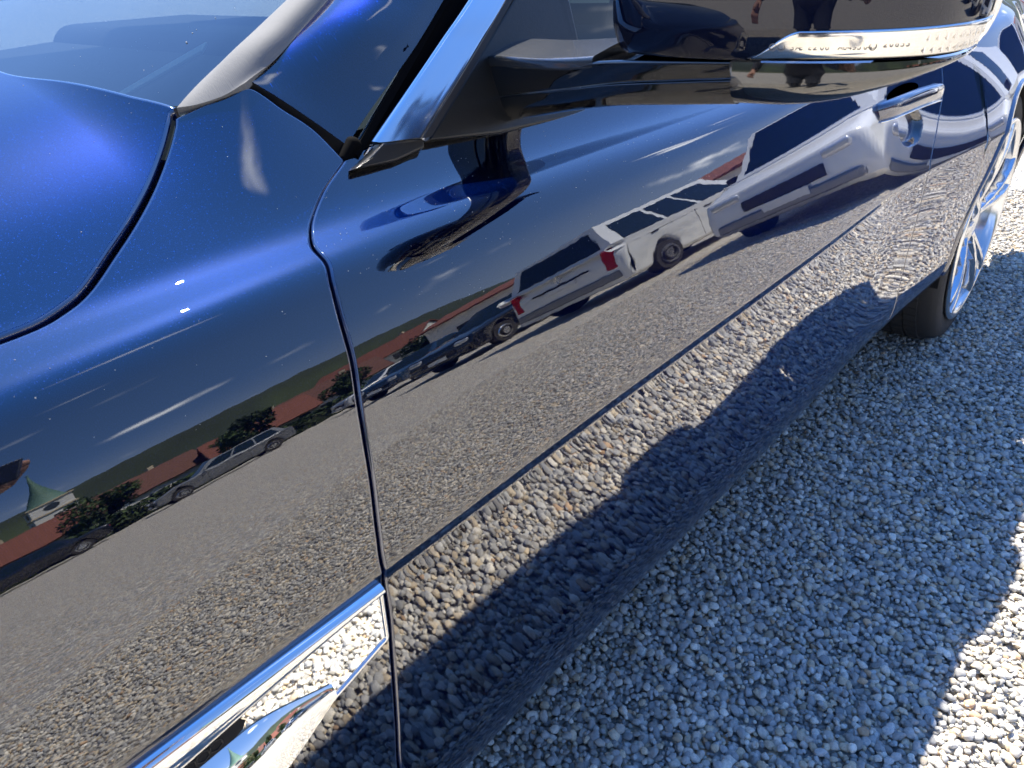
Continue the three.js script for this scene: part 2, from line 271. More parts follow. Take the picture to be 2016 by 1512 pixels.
function sheet(net, nu, nv, { flip = false, off = 0, uv = 1 } = {}) {
  const f = sheetFn(net), e = 1e-3;
  return grid(nu, nv, (u, v) => { const a = f(Math.min(1, u + e), v).sub(f(Math.max(0, u - e), v)), b = f(u, Math.min(1, v + e)).sub(f(u, Math.max(0, v - e))), n = a.cross(b).normalize(); if (flip) n.negate(); const p = f(u, v); if (off) p.addScaledVector(n, off); return { p, n, uv: [p.x * uv, (p.y + p.z) * uv] }; }, flip);
}
// bar: a sheet with thickness (front, back and rim)
function slabOf(net, nu, nv, th, opt = {}) {
  const f = sheet(net, nu, nv, opt), b = sheet(net, nu, nv, { ...opt, flip: !opt.flip, off: th }), pos = f.attributes.position, pb = b.attributes.position, ring = [];
  for (let i = 0; i < nu; i++) ring.push(i); for (let j = 0; j < nv; j++) ring.push(j * (nu + 1) + nu); for (let i = nu; i > 0; i--) ring.push(nv * (nu + 1) + i); for (let j = nv; j > 0; j--) ring.push(j * (nu + 1));
  const rim = new THREE.BufferGeometry(), rp = [], ri = [], ru = [];
  ring.forEach((k, i) => { const k2 = ring[(i + 1) % ring.length], o = rp.length / 3; for (const [A, q] of [[pos, k], [pos, k2], [pb, k], [pb, k2]]) { rp.push(A.getX(q), A.getY(q), A.getZ(q)); ru.push(0, 0); } ri.push(o, o + 2, o + 1, o + 1, o + 2, o + 3); });
  rim.setAttribute('position', new THREE.Float32BufferAttribute(rp, 3)); rim.setAttribute('uv', new THREE.Float32BufferAttribute(ru, 2)); rim.setIndex(ri); const rf = rim.toNonIndexed(); rf.computeVertexNormals();
  return mergeGeometries([f.toNonIndexed(), b.toNonIndexed(), rf]);
}
const W0 = V(0.081, 0.925, -0.204), W1 = V(0.19, 0.9755, -0.24), O0 = V(0.129, 0.873, -0.150), O1 = V(0.268, 0.971, -0.178);  // inner and outer edges of the pillar panel
const along = (a, b, t) => a.clone().lerp(b, t);
const sideZ = (y) => -0.148 - (y - 0.872) * 0.3 - 1.7 * Math.max(0, y - 0.985) ** 2, SP = (x, y, o = 0) => V(x, y + o * 0.287, sideZ(y) + o * 0.958); // plane of the side window; o is how far proud of it
const outer = (t) => { const b = along(O0, O1, t); if (t > 1) b.z = sideZ(b.y) + 0.001; return b; };
const lift = V(-0.35, 0.62, 0.70).normalize();
const pillarRow = (t) => { const a = along(W0, W1, t), b = outer(t < 1 ? t : 1 + (t - 1) * 0.62); return [a, along(a, b, 0.2).addScaledVector(lift, 0.010), along(a, b, 0.5).addScaledVector(lift, 0.014), along(a, b, 0.8).addScaledVector(lift, 0.008), b]; };
{
  const foot = range(4, (t) => { const s = seamS(mix(0.0815, 0.127, t)), [p, n] = PN(mix(0.0815, 0.127, t) + 0.002, s + 0.005); return p.clone().addScaledVector(n, 0.001); });
  const foot0 = range(4, (t) => { const x = mix(0.0815, 0.127, t), [p, n] = PN(x, seamS(x) + 0.001); return p.clone().addScaledVector(n, -0.02); });
  const R0 = pillarRow(0), pr = (t) => pillarRow(t).map((q, k) => q.addScaledVector(foot[k].clone().sub(R0[k]), 1 - sstep(0, 0.8, t)));
  const p = part('pillar_panel', sheet([0, 0.1, 0.2, 0.3, 0.4, 0.5, 0.6, 0.7, 0.8, 0.9, 1, 1.5, 2, 2.5, 3, 3.5, 4, 4.5, 5, 5.6, 6.2].map(pr), 60, 200, { flip: false }), M.paint);
  part('pillar_foot', sheet([foot0, foot], 40, 6), M.gap, p);
  const chromeLeft = (y) => 0.147 + 0.155 * (y - 0.8745) / 0.095, gapAt = (t, k, o) => { const b = outer(t); return SP(mix(b.x, chromeLeft(b.y), k), b.y, o); };
  part('pillar_seal', slabOf(range(24, (i) => { const t = 4.2 * i ** 1.4; return [gapAt(t, -0.02, -0.003), gapAt(t, 0.12, -0.010), gapAt(t, 0.5, -0.011), gapAt(t, 1.06, -0.010)]; }), 16, 80, -0.006), M.seal);
  for (const [k, r, o] of [[0.14, 0.0014, -0.0095], [0.55, 0.0012, -0.010], [0.80, 0.0013, -0.009]]) part('seal_bead', new THREE.TubeGeometry(new THREE.CatmullRomCurve3(range(16, (i) => gapAt(4.2 * i ** 1.4, k, o))), 80, r, 8), M.black);
  { const j = new RoundedBoxGeometry(0.026, 0.015, 0.014, 4, 0.006); j.rotateZ(0.75); j.translate(0.130, 0.871, -0.158); part('seal_corner', j, M.seal); }
  // grey finisher between pillar and screen
  const D0 = V(0.029, 0.911, -0.219), D1 = V(0.187, 0.976, -0.272);
  const row = (t) => { const a = along(D0, D1, t), b = along(W0, W1, t).add(V(0, 0, 0)), up = V(-0.3, 0.9, 0.2); return [a, along(a, b, 0.35).addScaledVector(up, 0.006), along(a, b, 0.75).addScaledVector(up, 0.006), along(a, b, 0.97).addScaledVector(up, -0.003)]; };
  part('screen_finisher', slabOf([0, 0.3, 0.6, 1, 2, 4, 6.2].map((t) => { const r = row(t); if (t === 0) return [r[0], along(r[0], r[3], 0.33).add(V(-0.002, -0.002, 0)), along(r[0], r[3], 0.7).add(V(-0.002, -0.002, 0)), r[3]]; return r; }), 16, 80, -0.006), M.greyTrim);
  // windscreen and what shows under it
  const base0 = [[-0.222, 0.030], [-0.30, 0.014], [-0.5, -0.012], [-0.9, -0.045], [-1.3, -0.012], [-1.585, 0.030]];
  part('windscreen', sheet([0.06, 0.5, 1, 2, 4, 6.2].map((t) => base0.map(([z, x]) => { const k = (z + 0.9) / 0.685; return V(x + 0.158 * t, 0.9105 + 0.0645 * t, -0.9 + k * (0.685 - 0.052 * t)); })), 60, 40, { flip: false }), M.glass);
  const scuttle = new THREE.BoxGeometry(0.62, 0.02, 1.3); scuttle.rotateZ(0.06); scuttle.translate(0.33, 0.862, -0.9);
  const dashF = new RoundedBoxGeometry(0.36, 0.3, 1.36, 4, 0.05); dashF.translate(0.62, 0.76, -0.9);
  part('dashboard', mergeGeometries([scuttle.toNonIndexed(), dashF.toNonIndexed()]), M.dash);
  const vin = new RoundedBoxGeometry(0.118, 0.004, 0.026, 3, 0.0019), vm = new THREE.Matrix4(), a = V(0.128, 0.884, -0.55), b = V(0.196, 0.931, -0.463), e1 = b.clone().sub(a).normalize(), e2 = V(0, 0.9, 0.35), e3 = e1.clone().cross(e2).normalize(); e2.crossVectors(e3, e1);
  vm.makeBasis(e1, e2, e3).setPosition(a.clone().add(b).multiplyScalar(0.5)); vin.applyMatrix4(vm);
  part('number_plate_strip', vin, std({ color: lin(0.20, 0.38, 0.42), roughness: 0.35 }));
}
{ // side window surround
  const net = (pts, o) => pts.map((r) => r.map(([x, y, d = 0]) => SP(x, y, o + d)));
  const ext = (a, b, t) => [a[0] + (b[0] - a[0]) * t, a[1] + (b[1] - a[1]) * t];
  const BL = [0.147, 0.8745], BR = [0.193, 0.870], TR = [0.343, 0.967], TL = [0.302, 0.9695];
  const rows = [0, 0.33, 0.66, 1, 2, 3.6].map((t) => { const l = ext(BL, TL, t), r = ext(BR, TR, t); return [[...l, -0.006], [mix(l[0], r[0], 0.06), mix(l[1], r[1], 0.06), -0.0035], [mix(l[0], r[0], 0.4), mix(l[1], r[1], 0.4), -0.0008], [mix(l[0], r[0], 0.75), mix(l[1], r[1], 0.75), 0.0018], [mix(l[0], r[0], 0.92), mix(l[1], r[1], 0.92), 0.0024], [...r, -0.002]]; });
  part('chrome_window_strip', slabOf(net(rows, 0.006), 20, 80, -0.004), M.satinChrome);
  part('window_seal', slabOf(net([0, 1, 2, 3.6].map((t) => { const r = ext(BR, TR, t); return [[r[0] - 0.004, r[1]], [r[0] + 0.006, r[1]]]; }), 0.0035), 4, 40, -0.01), M.rubber);
  // wedge-shaped end piece at the foot of the strip
  const sh = new THREE.Shape([[0.117, 0.8615], [0.137, 0.868], [0.152, 0.8745], [0.1955, 0.8705], [0.193, 0.863], [0.160, 0.859]].map((q) => new THREE.Vector2(...q)));
  const ex = (s, depth, bev, o) => { const g = new THREE.ExtrudeGeometry(s, { depth, bevelEnabled: true, bevelThickness: bev, bevelSize: bev, bevelOffset: -bev, bevelSegments: 3, curveSegments: 24 }); const p = g.attributes.position; for (let i = 0; i < p.count; i++) { const q = SP(p.getX(i), p.getY(i), o + p.getZ(i)); p.setXYZ(i, q.x, q.y, q.z); } g.computeVertexNormals(); return g; };
  part('strip_end_cap', ex(sh, 0.010, 0.002, -0.004), M.satin);
  const sl = new THREE.Shape(); sl.moveTo(0.2005, 0.8675); sl.lineTo(0.350, 0.9645); sl.lineTo(0.41, 1.005); sl.quadraticCurveTo(0.436, 1.0, 0.4385, 0.955); sl.lineTo(0.439, 0.925); sl.quadraticCurveTo(0.436, 0.912, 0.43, 0.907); sl.lineTo(0.425, 0.853); sl.lineTo(0.287, 0.858);
  const sail = part('mirror_sail', ex(sl, 0.006, 0.003, -0.002), M.satin);
  // door glass
  part('door_glass', sheet([[0.30, 0.84], [0.36, 0.92], [0.44, 1.0], [0.62, 1.12], [0.85, 1.22]].map(([x0, y]) => [x0, 0.7, 1.1, 1.5].map((x) => SP(x, y, -0.006 + 0.02 * Math.sin((y - 0.84) * 3)))), 30, 24), M.glass);
  // cabin: inner door wall, floor, roof, far side, seats
  const inner = (x0, x1, y0, y1, z, d = 0.02) => { const g = new THREE.BoxGeometry(x1 - x0, y1 - y0, d); g.translate((x0 + x1) / 2, (y0 + y1) / 2, z); return g; };
  const seat = (z) => { const a = new RoundedBoxGeometry(0.55, 0.16, 0.5, 4, 0.06), b = new RoundedBoxGeometry(0.16, 0.62, 0.48, 4, 0.07), h = new RoundedBoxGeometry(0.1, 0.18, 0.26, 4, 0.045); a.translate(1.12, 0.42, z); b.rotateZ(-0.28); b.translate(1.42, 0.70, z); h.rotateZ(-0.2); h.translate(1.53, 1.06, z); return [a, b, h].map((g) => g.toNonIndexed()); };
  for (const z of [-0.55, -1.25]) part('seat', mergeGeometries(seat(z)), M.dash);
  part('cabin_trim', mergeGeometries([inner(0.2, 1.9, 0.25, 0.845, -0.20), inner(0.2, 2.9, 0.25, 0.845, -1.64), inner(-0.7, 0.0, 0.25, 0.80, -1.66)].concat((() => { const g = new THREE.BoxGeometry(0.03, 0.6, 1.4); g.translate(1.9, 0.55, -0.9); return [g]; })())), M.dash);
  part('roof', slabOf([[-0.40, 1.225], [-0.55, 1.285], [-0.9, 1.315], [-1.25, 1.285], [-1.40, 1.225]].map(([z, y]) => [0.72, 1.0, 1.35, 1.65, 1.85].map((x) => V(x, y - 0.25 * Math.pow(Math.max(0, x - 1.0), 2) - 0.3 * Math.pow(Math.max(0, 0.95 - x), 2), z))), 30, 24, -0.02, { flip: true }), M.edge);
  part('rear_screen', sheet([[-0.45, 0], [-0.9, 0.02], [-1.35, 0]].map(([z, d]) => [0, 0.5, 1].map((t) => V(mix(1.83, 2.5, t), mix(1.10, 0.86, t) + 0.05 * Math.sin(t * 3.1) + d * 4 * (1 - t), z))), 16, 16, { flip: true }), M.glass);
  part('boot_lid', slabOf([[-0.13, 0.80], [-0.35, 0.86], [-0.9, 0.875], [-1.45, 0.86], [-1.67, 0.80]].map(([z, y]) => [1.75, 2.2, 2.6, 3.0].map((x) => V(x, y - 0.04 * Math.max(0, x - 2.3), z))), 24, 20, -0.02, { flip: true }), M.edge);
}
{ // a little dust on paint and glass
  const g = new THREE.IcosahedronGeometry(1, 0), pts = []; for (let i = 0; i < 520; i++) { const x = rr(-0.4, 0.6), q = 0.16 + 0.3 * rnd() * (x < 0.05 ? 1.6 : 0.45); if (x > 0.1 && q > 0.285) continue; const [p, n] = PN(x, q); pts.push([p.clone().addScaledVector(n, 0.0005), 0.00016 + 0.00028 * rnd() * rnd()]); }
  for (let i = 0; i < 260; i++) { const t = rr(0.1, 2.2), z = rr(-1.0, -0.32), k = (z + 0.9) / 0.685; pts.push([V(-0.01 + 0.03 * Math.abs(k) + 0.158 * t, 0.9115 + 0.0645 * t, z), 0.0003 + 0.0006 * rnd() * rnd()]); }
  const im = new THREE.InstancedMesh(g, std({ color: lin(0.55, 0.54, 0.5), roughness: 1 }), pts.length), m4 = new THREE.Matrix4(), qq = new THREE.Quaternion(); pts.forEach(([p, r], i) => im.setMatrixAt(i, m4.compose(p.sub(CO), qq, V(r, r, r)))); im.name = 'dust_specks'; im.userData.kind = 'stuff'; car.add(im);
}
// ---------------------------------------------------------------- door mirror: arm, housing, lower cover, indicator lens
const rowsOf = (zs, f) => zs.map(f);
const creased = (g, a = 0.6) => toCreasedNormals(g, a);
function loftLoop(secs, closedEnds = true) { // secs: arrays of Vector3 (closed loops), equal length -> smooth-lofted closed skin
  const m = secs[0].length, n = secs.length, pos = [], idx = [];
  for (const s of secs) for (const p of s) pos.push(p.x, p.y, p.z);
  for (let j = 0; j < n - 1; j++) for (let i = 0; i < m; i++) { const a = j * m + i, b = j * m + (i + 1) % m, c = a + m, d = b + m; idx.push(a, b, c, b, d, c); }
  if (closedEnds) for (const j of [0, n - 1]) { const c = secs[j].reduce((t, p) => t.add(p), V(0, 0, 0)).divideScalar(m), k = pos.length / 3; pos.push(c.x, c.y, c.z); for (let i = 0; i < m; i++) { const a = j * m + i, b = j * m + (i + 1) % m; j ? idx.push(a, b, k) : idx.push(b, a, k); } }
  const g = new THREE.BufferGeometry(); g.setAttribute('position', new THREE.Float32BufferAttribute(pos, 3)); g.setIndex(idx);
  const p = g.attributes.position, uv = []; for (let i = 0; i < p.count; i++) uv.push(p.getX(i) + p.getZ(i), p.getY(i)); g.setAttribute('uv', new THREE.Float32BufferAttribute(uv, 2));
  return g;
}
function skinLoop(secs) { // closed loops -> smooth skin with normals from the net itself, ends capped
  const m = secs[0].length, n = secs.length, pos = [], nor = [], uv = [], idx = [], at = (j, i) => secs[clamp(j, 0, n - 1)][(i + m) % m];
  for (let j = 0; j < n; j++) for (let i = 0; i < m; i++) { const p = at(j, i), q = at(j, i + 1).clone().sub(at(j, i - 1)).cross(at(j + 1, i).clone().sub(at(j - 1, i))).normalize(); pos.push(p.x, p.y, p.z); nor.push(q.x, q.y, q.z); uv.push(p.x + p.z, p.y); }
  for (let j = 0; j < n - 1; j++) for (let i = 0; i < m; i++) { const a = j * m + i, b = j * m + (i + 1) % m, c = a + m, d = b + m; idx.push(a, b, c, b, d, c); }
  for (const j of [0, n - 1]) { const c = secs[j].reduce((t, p) => t.add(p), V(0, 0, 0)).divideScalar(m), N = c.clone().sub(secs[j ? n - 2 : 1].reduce((t, p) => t.add(p), V(0, 0, 0)).divideScalar(m)).normalize(), k = pos.length / 3; for (const p of [...secs[j], c]) { pos.push(p.x, p.y, p.z); nor.push(N.x, N.y, N.z); uv.push(p.x + p.z, p.y); } for (let i = 0; i < m; i++) j ? idx.push(k + i, k + (i + 1) % m, k + m) : idx.push(k + (i + 1) % m, k + i, k + m); }
  const g = new THREE.BufferGeometry(); g.setAttribute('position', new THREE.Float32BufferAttribute(pos, 3)); g.setAttribute('normal', new THREE.Float32BufferAttribute(nor, 3)); g.setAttribute('uv', new THREE.Float32BufferAttribute(uv, 2)); g.setIndex(idx);
  const P0 = g.attributes.position, ii = g.index.array, va = V(0, 0, 0), vb = V(0, 0, 0), vc = V(0, 0, 0); va.fromBufferAttribute(P0, ii[0]); vb.fromBufferAttribute(P0, ii[1]); vc.fromBufferAttribute(P0, ii[2]); const fn = vb.sub(va).cross(vc.sub(va)); if (fn.dot(V(nor[0], nor[1], nor[2])) < 0) for (let i = 0; i < ii.length; i += 3) { const t = ii[i]; ii[i] = ii[i + 1]; ii[i + 1] = t; }
  // normals must point away from the core
  const c0 = secs[n >> 1].reduce((t, p) => t.add(p), V(0, 0, 0)).divideScalar(m), k0 = (n >> 1) * m; if (V(nor[k0 * 3], nor[k0 * 3 + 1], nor[k0 * 3 + 2]).dot(secs[n >> 1][0].clone().sub(c0)) < 0) { const na = g.attributes.normal.array; for (let i = 0; i < n * m * 3; i++) na[i] = -na[i]; for (let i = 0; i < ii.length; i += 3) { const t = ii[i]; ii[i] = ii[i + 1]; ii[i + 1] = t; } }
  return g;
}
const dense = (keys, n) => { const f = Array.from({ length: keys[0].length - 1 }, (_, k) => pchip(keys.map((q) => q[0]), keys.map((q) => q[k + 1]))); return range(n, (t) => { const z = mix(keys[0][0], keys[keys.length - 1][0], t); return [z, ...f.map((g) => g(z))]; }); };
const roundLoop = (pts, r) => { // round the corners of a closed polygon of [x, y]
  const out = []; pts.forEach((p, i) => { const a = pts[(i + pts.length - 1) % pts.length], b = pts[(i + 1) % pts.length], k = Math.min(p[2] ?? r, Math.hypot(a[0] - p[0], a[1] - p[1]) * 0.35, Math.hypot(b[0] - p[0], b[1] - p[1]) * 0.35);
    const la = Math.hypot(a[0] - p[0], a[1] - p[1]), lb = Math.hypot(b[0] - p[0], b[1] - p[1]), A = [p[0] + (a[0] - p[0]) / la * k, p[1] + (a[1] - p[1]) / la * k], B = [p[0] + (b[0] - p[0]) / lb * k, p[1] + (b[1] - p[1]) / lb * k];
    const ea = Math.min(0.25, k * 0.3 / la), eb = Math.min(0.25, k * 0.3 / lb); out.push([A[0] + (a[0] - p[0]) * ea, A[1] + (a[1] - p[1]) * ea]);
    for (const t of [0, 0.2, 0.4, 0.6, 0.8, 1]) out.push([(1 - t) ** 2 * A[0] + 2 * t * (1 - t) * p[0] + t * t * B[0], (1 - t) ** 2 * A[1] + 2 * t * (1 - t) * p[1] + t * t * B[1]]);
    out.push([B[0] + (b[0] - p[0]) * eb, B[1] + (b[1] - p[1]) * eb]); });
  return out;
};
{
  const mirror = new THREE.Group(); mirror.name = 'door_mirror'; inCar.add(mirror); mirror.userData.label = 'door mirror with engraved clear indicator lens'; car.add(mirror);
  // [z, x of the front face, y top, y seam, y bottom]
  const K = [[-0.175, 0.306, 0.914, 0.885, 0.858], [-0.145, 0.296, 0.918, 0.890, 0.866], [-0.10, 0.283, 0.9215, 0.898, 0.876], [-0.05, 0.272, 0.926, 0.9065, 0.887], [0, 0.2655, 0.931, 0.9145, 0.8955], [0.05, 0.2625, 0.9335, 0.9195, 0.9005], [0.0955, 0.2625, 0.935, 0.9235, 0.9045]];
  const D = dense(K, 48);
  part('mirror_arm', skinLoop(D.map(([z, x, t, s]) => roundLoop([[x + 0.0035, s + 0.0006, 0.0012], [x + 0.0005, (s + t) / 2, 0.01], [x - 0.0015, t, 0.004], [x + 0.05, t + 0.003, 0.004], [x + 0.05, s, 0.004]], 0.003).map(([a, b]) => V(a, b, z)))), M.black, mirror);
  part('mirror_arm_cover', skinLoop(D.map(([z, x, t, s, b]) => roundLoop([[x + 0.016, b, 0.012], [x + 0.006, (b + s) / 2 , 0.012], [x + 0.0035, s - 0.0008, 0.0012], [x + 0.052, s - 0.001, 0.003], [x + 0.05, b + 0.004, 0.012]], 0.003).map(([a, c]) => V(a, c, z)))), M.black, mirror);
  // satin upper shroud of the arm, running into the sail
  const T = dense([[-0.178, 0.303, 0.917, 0.350], [-0.165, 0.300, 0.922, 0.350], [-0.14, 0.294, 0.9255, 0.349], [-0.10, 0.283, 0.9262, 0.343], [-0.05, 0.272, 0.9295, 0.334], [-0.020, 0.268, 0.9325, 0.328]], 30);
  part('mirror_arm_shroud', skinLoop(T.map(([z, x, y, xb]) => roundLoop([[x - 0.001, y - 0.009, 0.002], [x - 0.0015, y, 0.0045], [(x + xb) / 2, y + 0.006, 0.02], [xb, y + 0.010, 0.006], [xb, y - 0.012, 0.003]], 0.004).map(([a, b]) => V(a, b, z)))), M.greyTrim2, mirror);
  // housing
  const PL = [V(0.42, 0, -0.006), V(0.34, 0, -0.009), V(0.30, 0, -0.008), V(0.279, 0, -0.002), V(0.266, 0, 0.014), V(0.259, 0, 0.04), V(0.257, 0, 0.075), V(0.261, 0, 0.115), V(0.274, 0, 0.155), V(0.293, 0, 0.186), V(0.320, 0, 0.207), V(0.36, 0, 0.216), V(0.42, 0, 0.212)];
  const plan = (u) => { const p = cr(PL, u), e = 0.002, t = cr(PL, Math.min(1, u + e)).sub(cr(PL, Math.max(0, u - e))).normalize(); return [p, V(-t.z, 0, t.x)]; };
  const prof = pchip(...split([[0.9362, -0.0025], [0.9385, 0.0005], [0.946, 0.004], [0.958, 0.0068], [0.972, 0.0072], [0.99, 0.004], [1.01, -0.003], [1.035, -0.016], [1.06, -0.037], [1.078, -0.062], [1.088, -0.09]]));
  const shellP = (u, v, o = 0) => { const y = mix(0.9362, 1.088, v), [p, n] = plan(u), q = prof(y) + o; const fade = 1; return V(p.x + n.x * q * fade, y, p.z + n.z * q * fade); };
  const shell = (u0, u1, v0, v1, nu, nv, o = 0) => grid(nu, nv, (a, b) => { const u = mix(u0, u1, a), v = mix(v0, v1, b), e = 1e-3, p = shellP(u, v, o), n = shellP(Math.min(1, u + e), v, o).sub(shellP(Math.max(0, u - e), v, o)).cross(shellP(u, Math.min(1, v + e), o).sub(shellP(u, Math.max(0, v - e), o))).normalize(); return { p, n, uv: [p.z, p.y] }; });
  const house = part('mirror_housing', shell(0, 1, 0, 1, 140, 80), M.housing, mirror);
  const capG = grid(40, 2, (u, v) => { const a = shellP(u, 1), y = 1.09; const p = V(mix(a.x, 0.4, v), y - 0.001 * v, mix(a.z, 0.105, v)); return { p, n: V(0, 1, 0), uv: [p.z, p.x] }; });
  part('mirror_top', capG, M.housing, house);
  const mg = new THREE.BoxGeometry(0.004, 0.12, 0.20); mg.translate(0.405, 1.005, 0.103); part('mirror_glass', mg, M.chrome, mirror);
  part('mirror_floor', grid(60, 3, (u, v) => { const p = shellP(u, 0, -0.004), c = V(Math.max(p.x, 0.40), 0.937, p.z); return { p: p.lerp(c, v).setY(0.9375), n: V(0, -1, 0), uv: [u, v] }; }), M.gap, mirror);
  // lower cover, from the arm joint outward: follows the plan of the housing
  const low = (u0, u1, nu, nv) => grid(nu, nv, (a, b) => {
    const f = (a, b) => { const u = mix(u0, u1, a), [p, n] = plan(u), d = mix(0.030, 0.0045, sstep(0.12, 0.98, a)) * (a > 0.9 ? 1 - 0.5 * (a - 0.9) : 1), ang = b * 1.75, y = 0.9352 - d * Math.sin(Math.min(ang, Math.PI / 2)) * (ang > Math.PI / 2 ? 1 : 1), inw = -0.001 + 0.0015 * Math.sin(b * 3.1) - 0.055 * Math.pow(b, 3.2); return V(p.x + n.x * inw, y, p.z + n.z * inw); };
    const e = 1e-3, n = f(Math.min(1, a + e), b).sub(f(Math.max(0, a - e), b)).cross(f(a, Math.max(0, b - e)).sub(f(a, Math.min(1, b + e)))).normalize(), p = f(a, b); return { p, n, uv: [p.z, p.y] };
  }, true);
  let uJ = 0; while (cr(PL, uJ).z < 0.0985) uJ += 0.001;
  part('mirror_lower_cover', low(uJ, 0.985, 90, 30), M.black, mirror);
  // indicator lens with its engraved approval marks
  let uL = 0; while (cr(PL, uL).z < 0.108) uL += 0.001;
  const vOf = (y) => (y - 0.9362) / (1.088 - 0.9362);
  const lens = part('indicator_lens', grid(120, 14, (a, b) => {
    const f = (a, b) => { const u = mix(uL, 0.96, a), hi = mix(0.9378, 0.9565, sstep(0, 0.16, a) * 0.9 + 0.1 * a) , y = mix(0.9368, hi, b), rim = Math.min(1, Math.min(b, 1 - b) * 7, a * 40 + 0.1, (1 - a) * 30); return shellP(u, vOf(y), 0.0016 * Math.sqrt(Math.max(0, rim)) - 0.0002); };
    const e = 2e-3, p = f(a, b), n = f(Math.min(1, a + e), b).sub(f(Math.max(0, a - e), b)).cross(f(a, Math.min(1, b + e)).sub(f(a, Math.max(0, b - e)))).normalize(); return { p, n, uv: [a, b] };
  }), M.lens, mirror);
  const font = await new FontLoader().loadAsync('fonts/droid/droid_sans_regular.typeface.json');
  const put = (txt, z0, size, y0) => { // letters one by one along the curve of the lens
    const gs = []; let z = z0;
    for (const ch of txt) {
      const adv = size * (ch === ' ' ? 0.55 : ch === '1' ? 0.62 : 0.74);
      if (ch !== ' ') { let u = 0; while (cr(PL, u).z < z + adv / 2) u += 0.002; const [, n] = plan(u), p = shellP(u, vOf(y0), 0.0016), g = new TextGeometry(ch, { font, size, depth: 0.0004, curveSegments: 3 }); g.translate(-adv * 0.4, 0, 0); g.applyMatrix4(new THREE.Matrix4().makeBasis(V(n.z, 0, -n.x), V(0, 1, 0), n).setPosition(p)); gs.push(g); }
      z += adv;
    }
    return gs;
  };
  part('lens_marking', mergeGeometries([...put('SAE E2 06  A049504', 0.1335, 0.0034, 0.9435), ...put('20655', 0.1805, 0.0034, 0.9445)]), M.mark, lens);
  for (const z of [0.1235, 0.129, 0.1765]) { let u = 0; while (cr(PL, u).z < z) u += 0.002; const [, n] = plan(u), g = new THREE.TorusGeometry(0.0021, 0.00028, 6, 20); g.applyMatrix4(new THREE.Matrix4().makeBasis(V(n.z, 0, -n.x), V(0, 1, 0), n).setPosition(shellP(u, vOf(0.9452), 0.0016))); part('approval_ring', g, M.mark, lens); }
  // ribs of the repeater at the outer end
  const ribs = []; for (let k = 0; k < 9; k++) { const u = mix(0.80, 0.925, k / 8), [p, n] = plan(u); for (const y of [0.9425, 0.9495]) { const g = new RoundedBoxGeometry(0.0016, 0.0055, 0.0010, 2, 0.0004); g.applyMatrix4(new THREE.Matrix4().makeBasis(V(n.z, 0, -n.x), V(0, 1, 0), n).setPosition(shellP(u, vOf(y), 0.0014))); ribs.push(g.toNonIndexed()); } }
  part('lens_rib', mergeGeometries(ribs), M.lens, lens);
}
{ // pull handle
  const path = [V(1.15, 0.742, -0.075), V(1.155, 0.744, -0.058), V(1.18, 0.748, -0.041), V(1.23, 0.750, -0.033), V(1.31, 0.750, -0.027), V(1.39, 0.747, -0.023), V(1.435, 0.743, -0.026), V(1.445, 0.741, -0.05)];
  const frame = (t) => { const p = cr(path, t), e = 0.01, d = cr(path, Math.min(1, t + e)).sub(cr(path, Math.max(0, t - e))).normalize(), up = V(0, 1, 0), out = d.clone().cross(up).normalize(); up.crossVectors(out, d).normalize(); return [p, out, up]; };
  const se = (a, n) => [Math.sign(Math.cos(a)) * Math.pow(Math.abs(Math.cos(a)), 2 / n), Math.sign(Math.sin(a)) * Math.pow(Math.abs(Math.sin(a)), 2 / n)];
  const bar = (A, B, du, dv, t0, t1) => skinLoop(range(90, (k) => { const t = mix(t0, t1, k), [p, out, up] = frame(t), f = 0.75 + 0.25 * Math.sqrt(Math.sin(Math.PI * clamp(t, 0.02, 0.98))); return range(47, (i) => { const [c, q] = se(i * 47 / 48 * Math.PI * 2, 2.9); return p.clone().addScaledVector(out, du + c * A * f).addScaledVector(up, dv + q * B * f); }); }));
  const h = part('door_handle', bar(0.011, 0.0165, 0, 0.002, 0, 1), M.edge);
  part('handle_chrome_strip', bar(0.0112, 0.0022, 0.0006, -0.0125, 0.06, 0.94), M.chrome, h);
  const shadePatch = grid(30, 10, (u, v) => { const a = u * Math.PI * 2, x = 1.285 + Math.cos(a) * 0.085 * v, q = 0.158 + Math.sin(a) * 0.013 * v, [p, n] = PN(x, q); return { p: p.clone().addScaledVector(n, 0.0007), n: n.clone(), uv: [x, q] }; });  // flat black ellipse on the door skin: painted shade of the handle opening
  part('handle_shade_patch', shadePatch, M.gap, h);
}
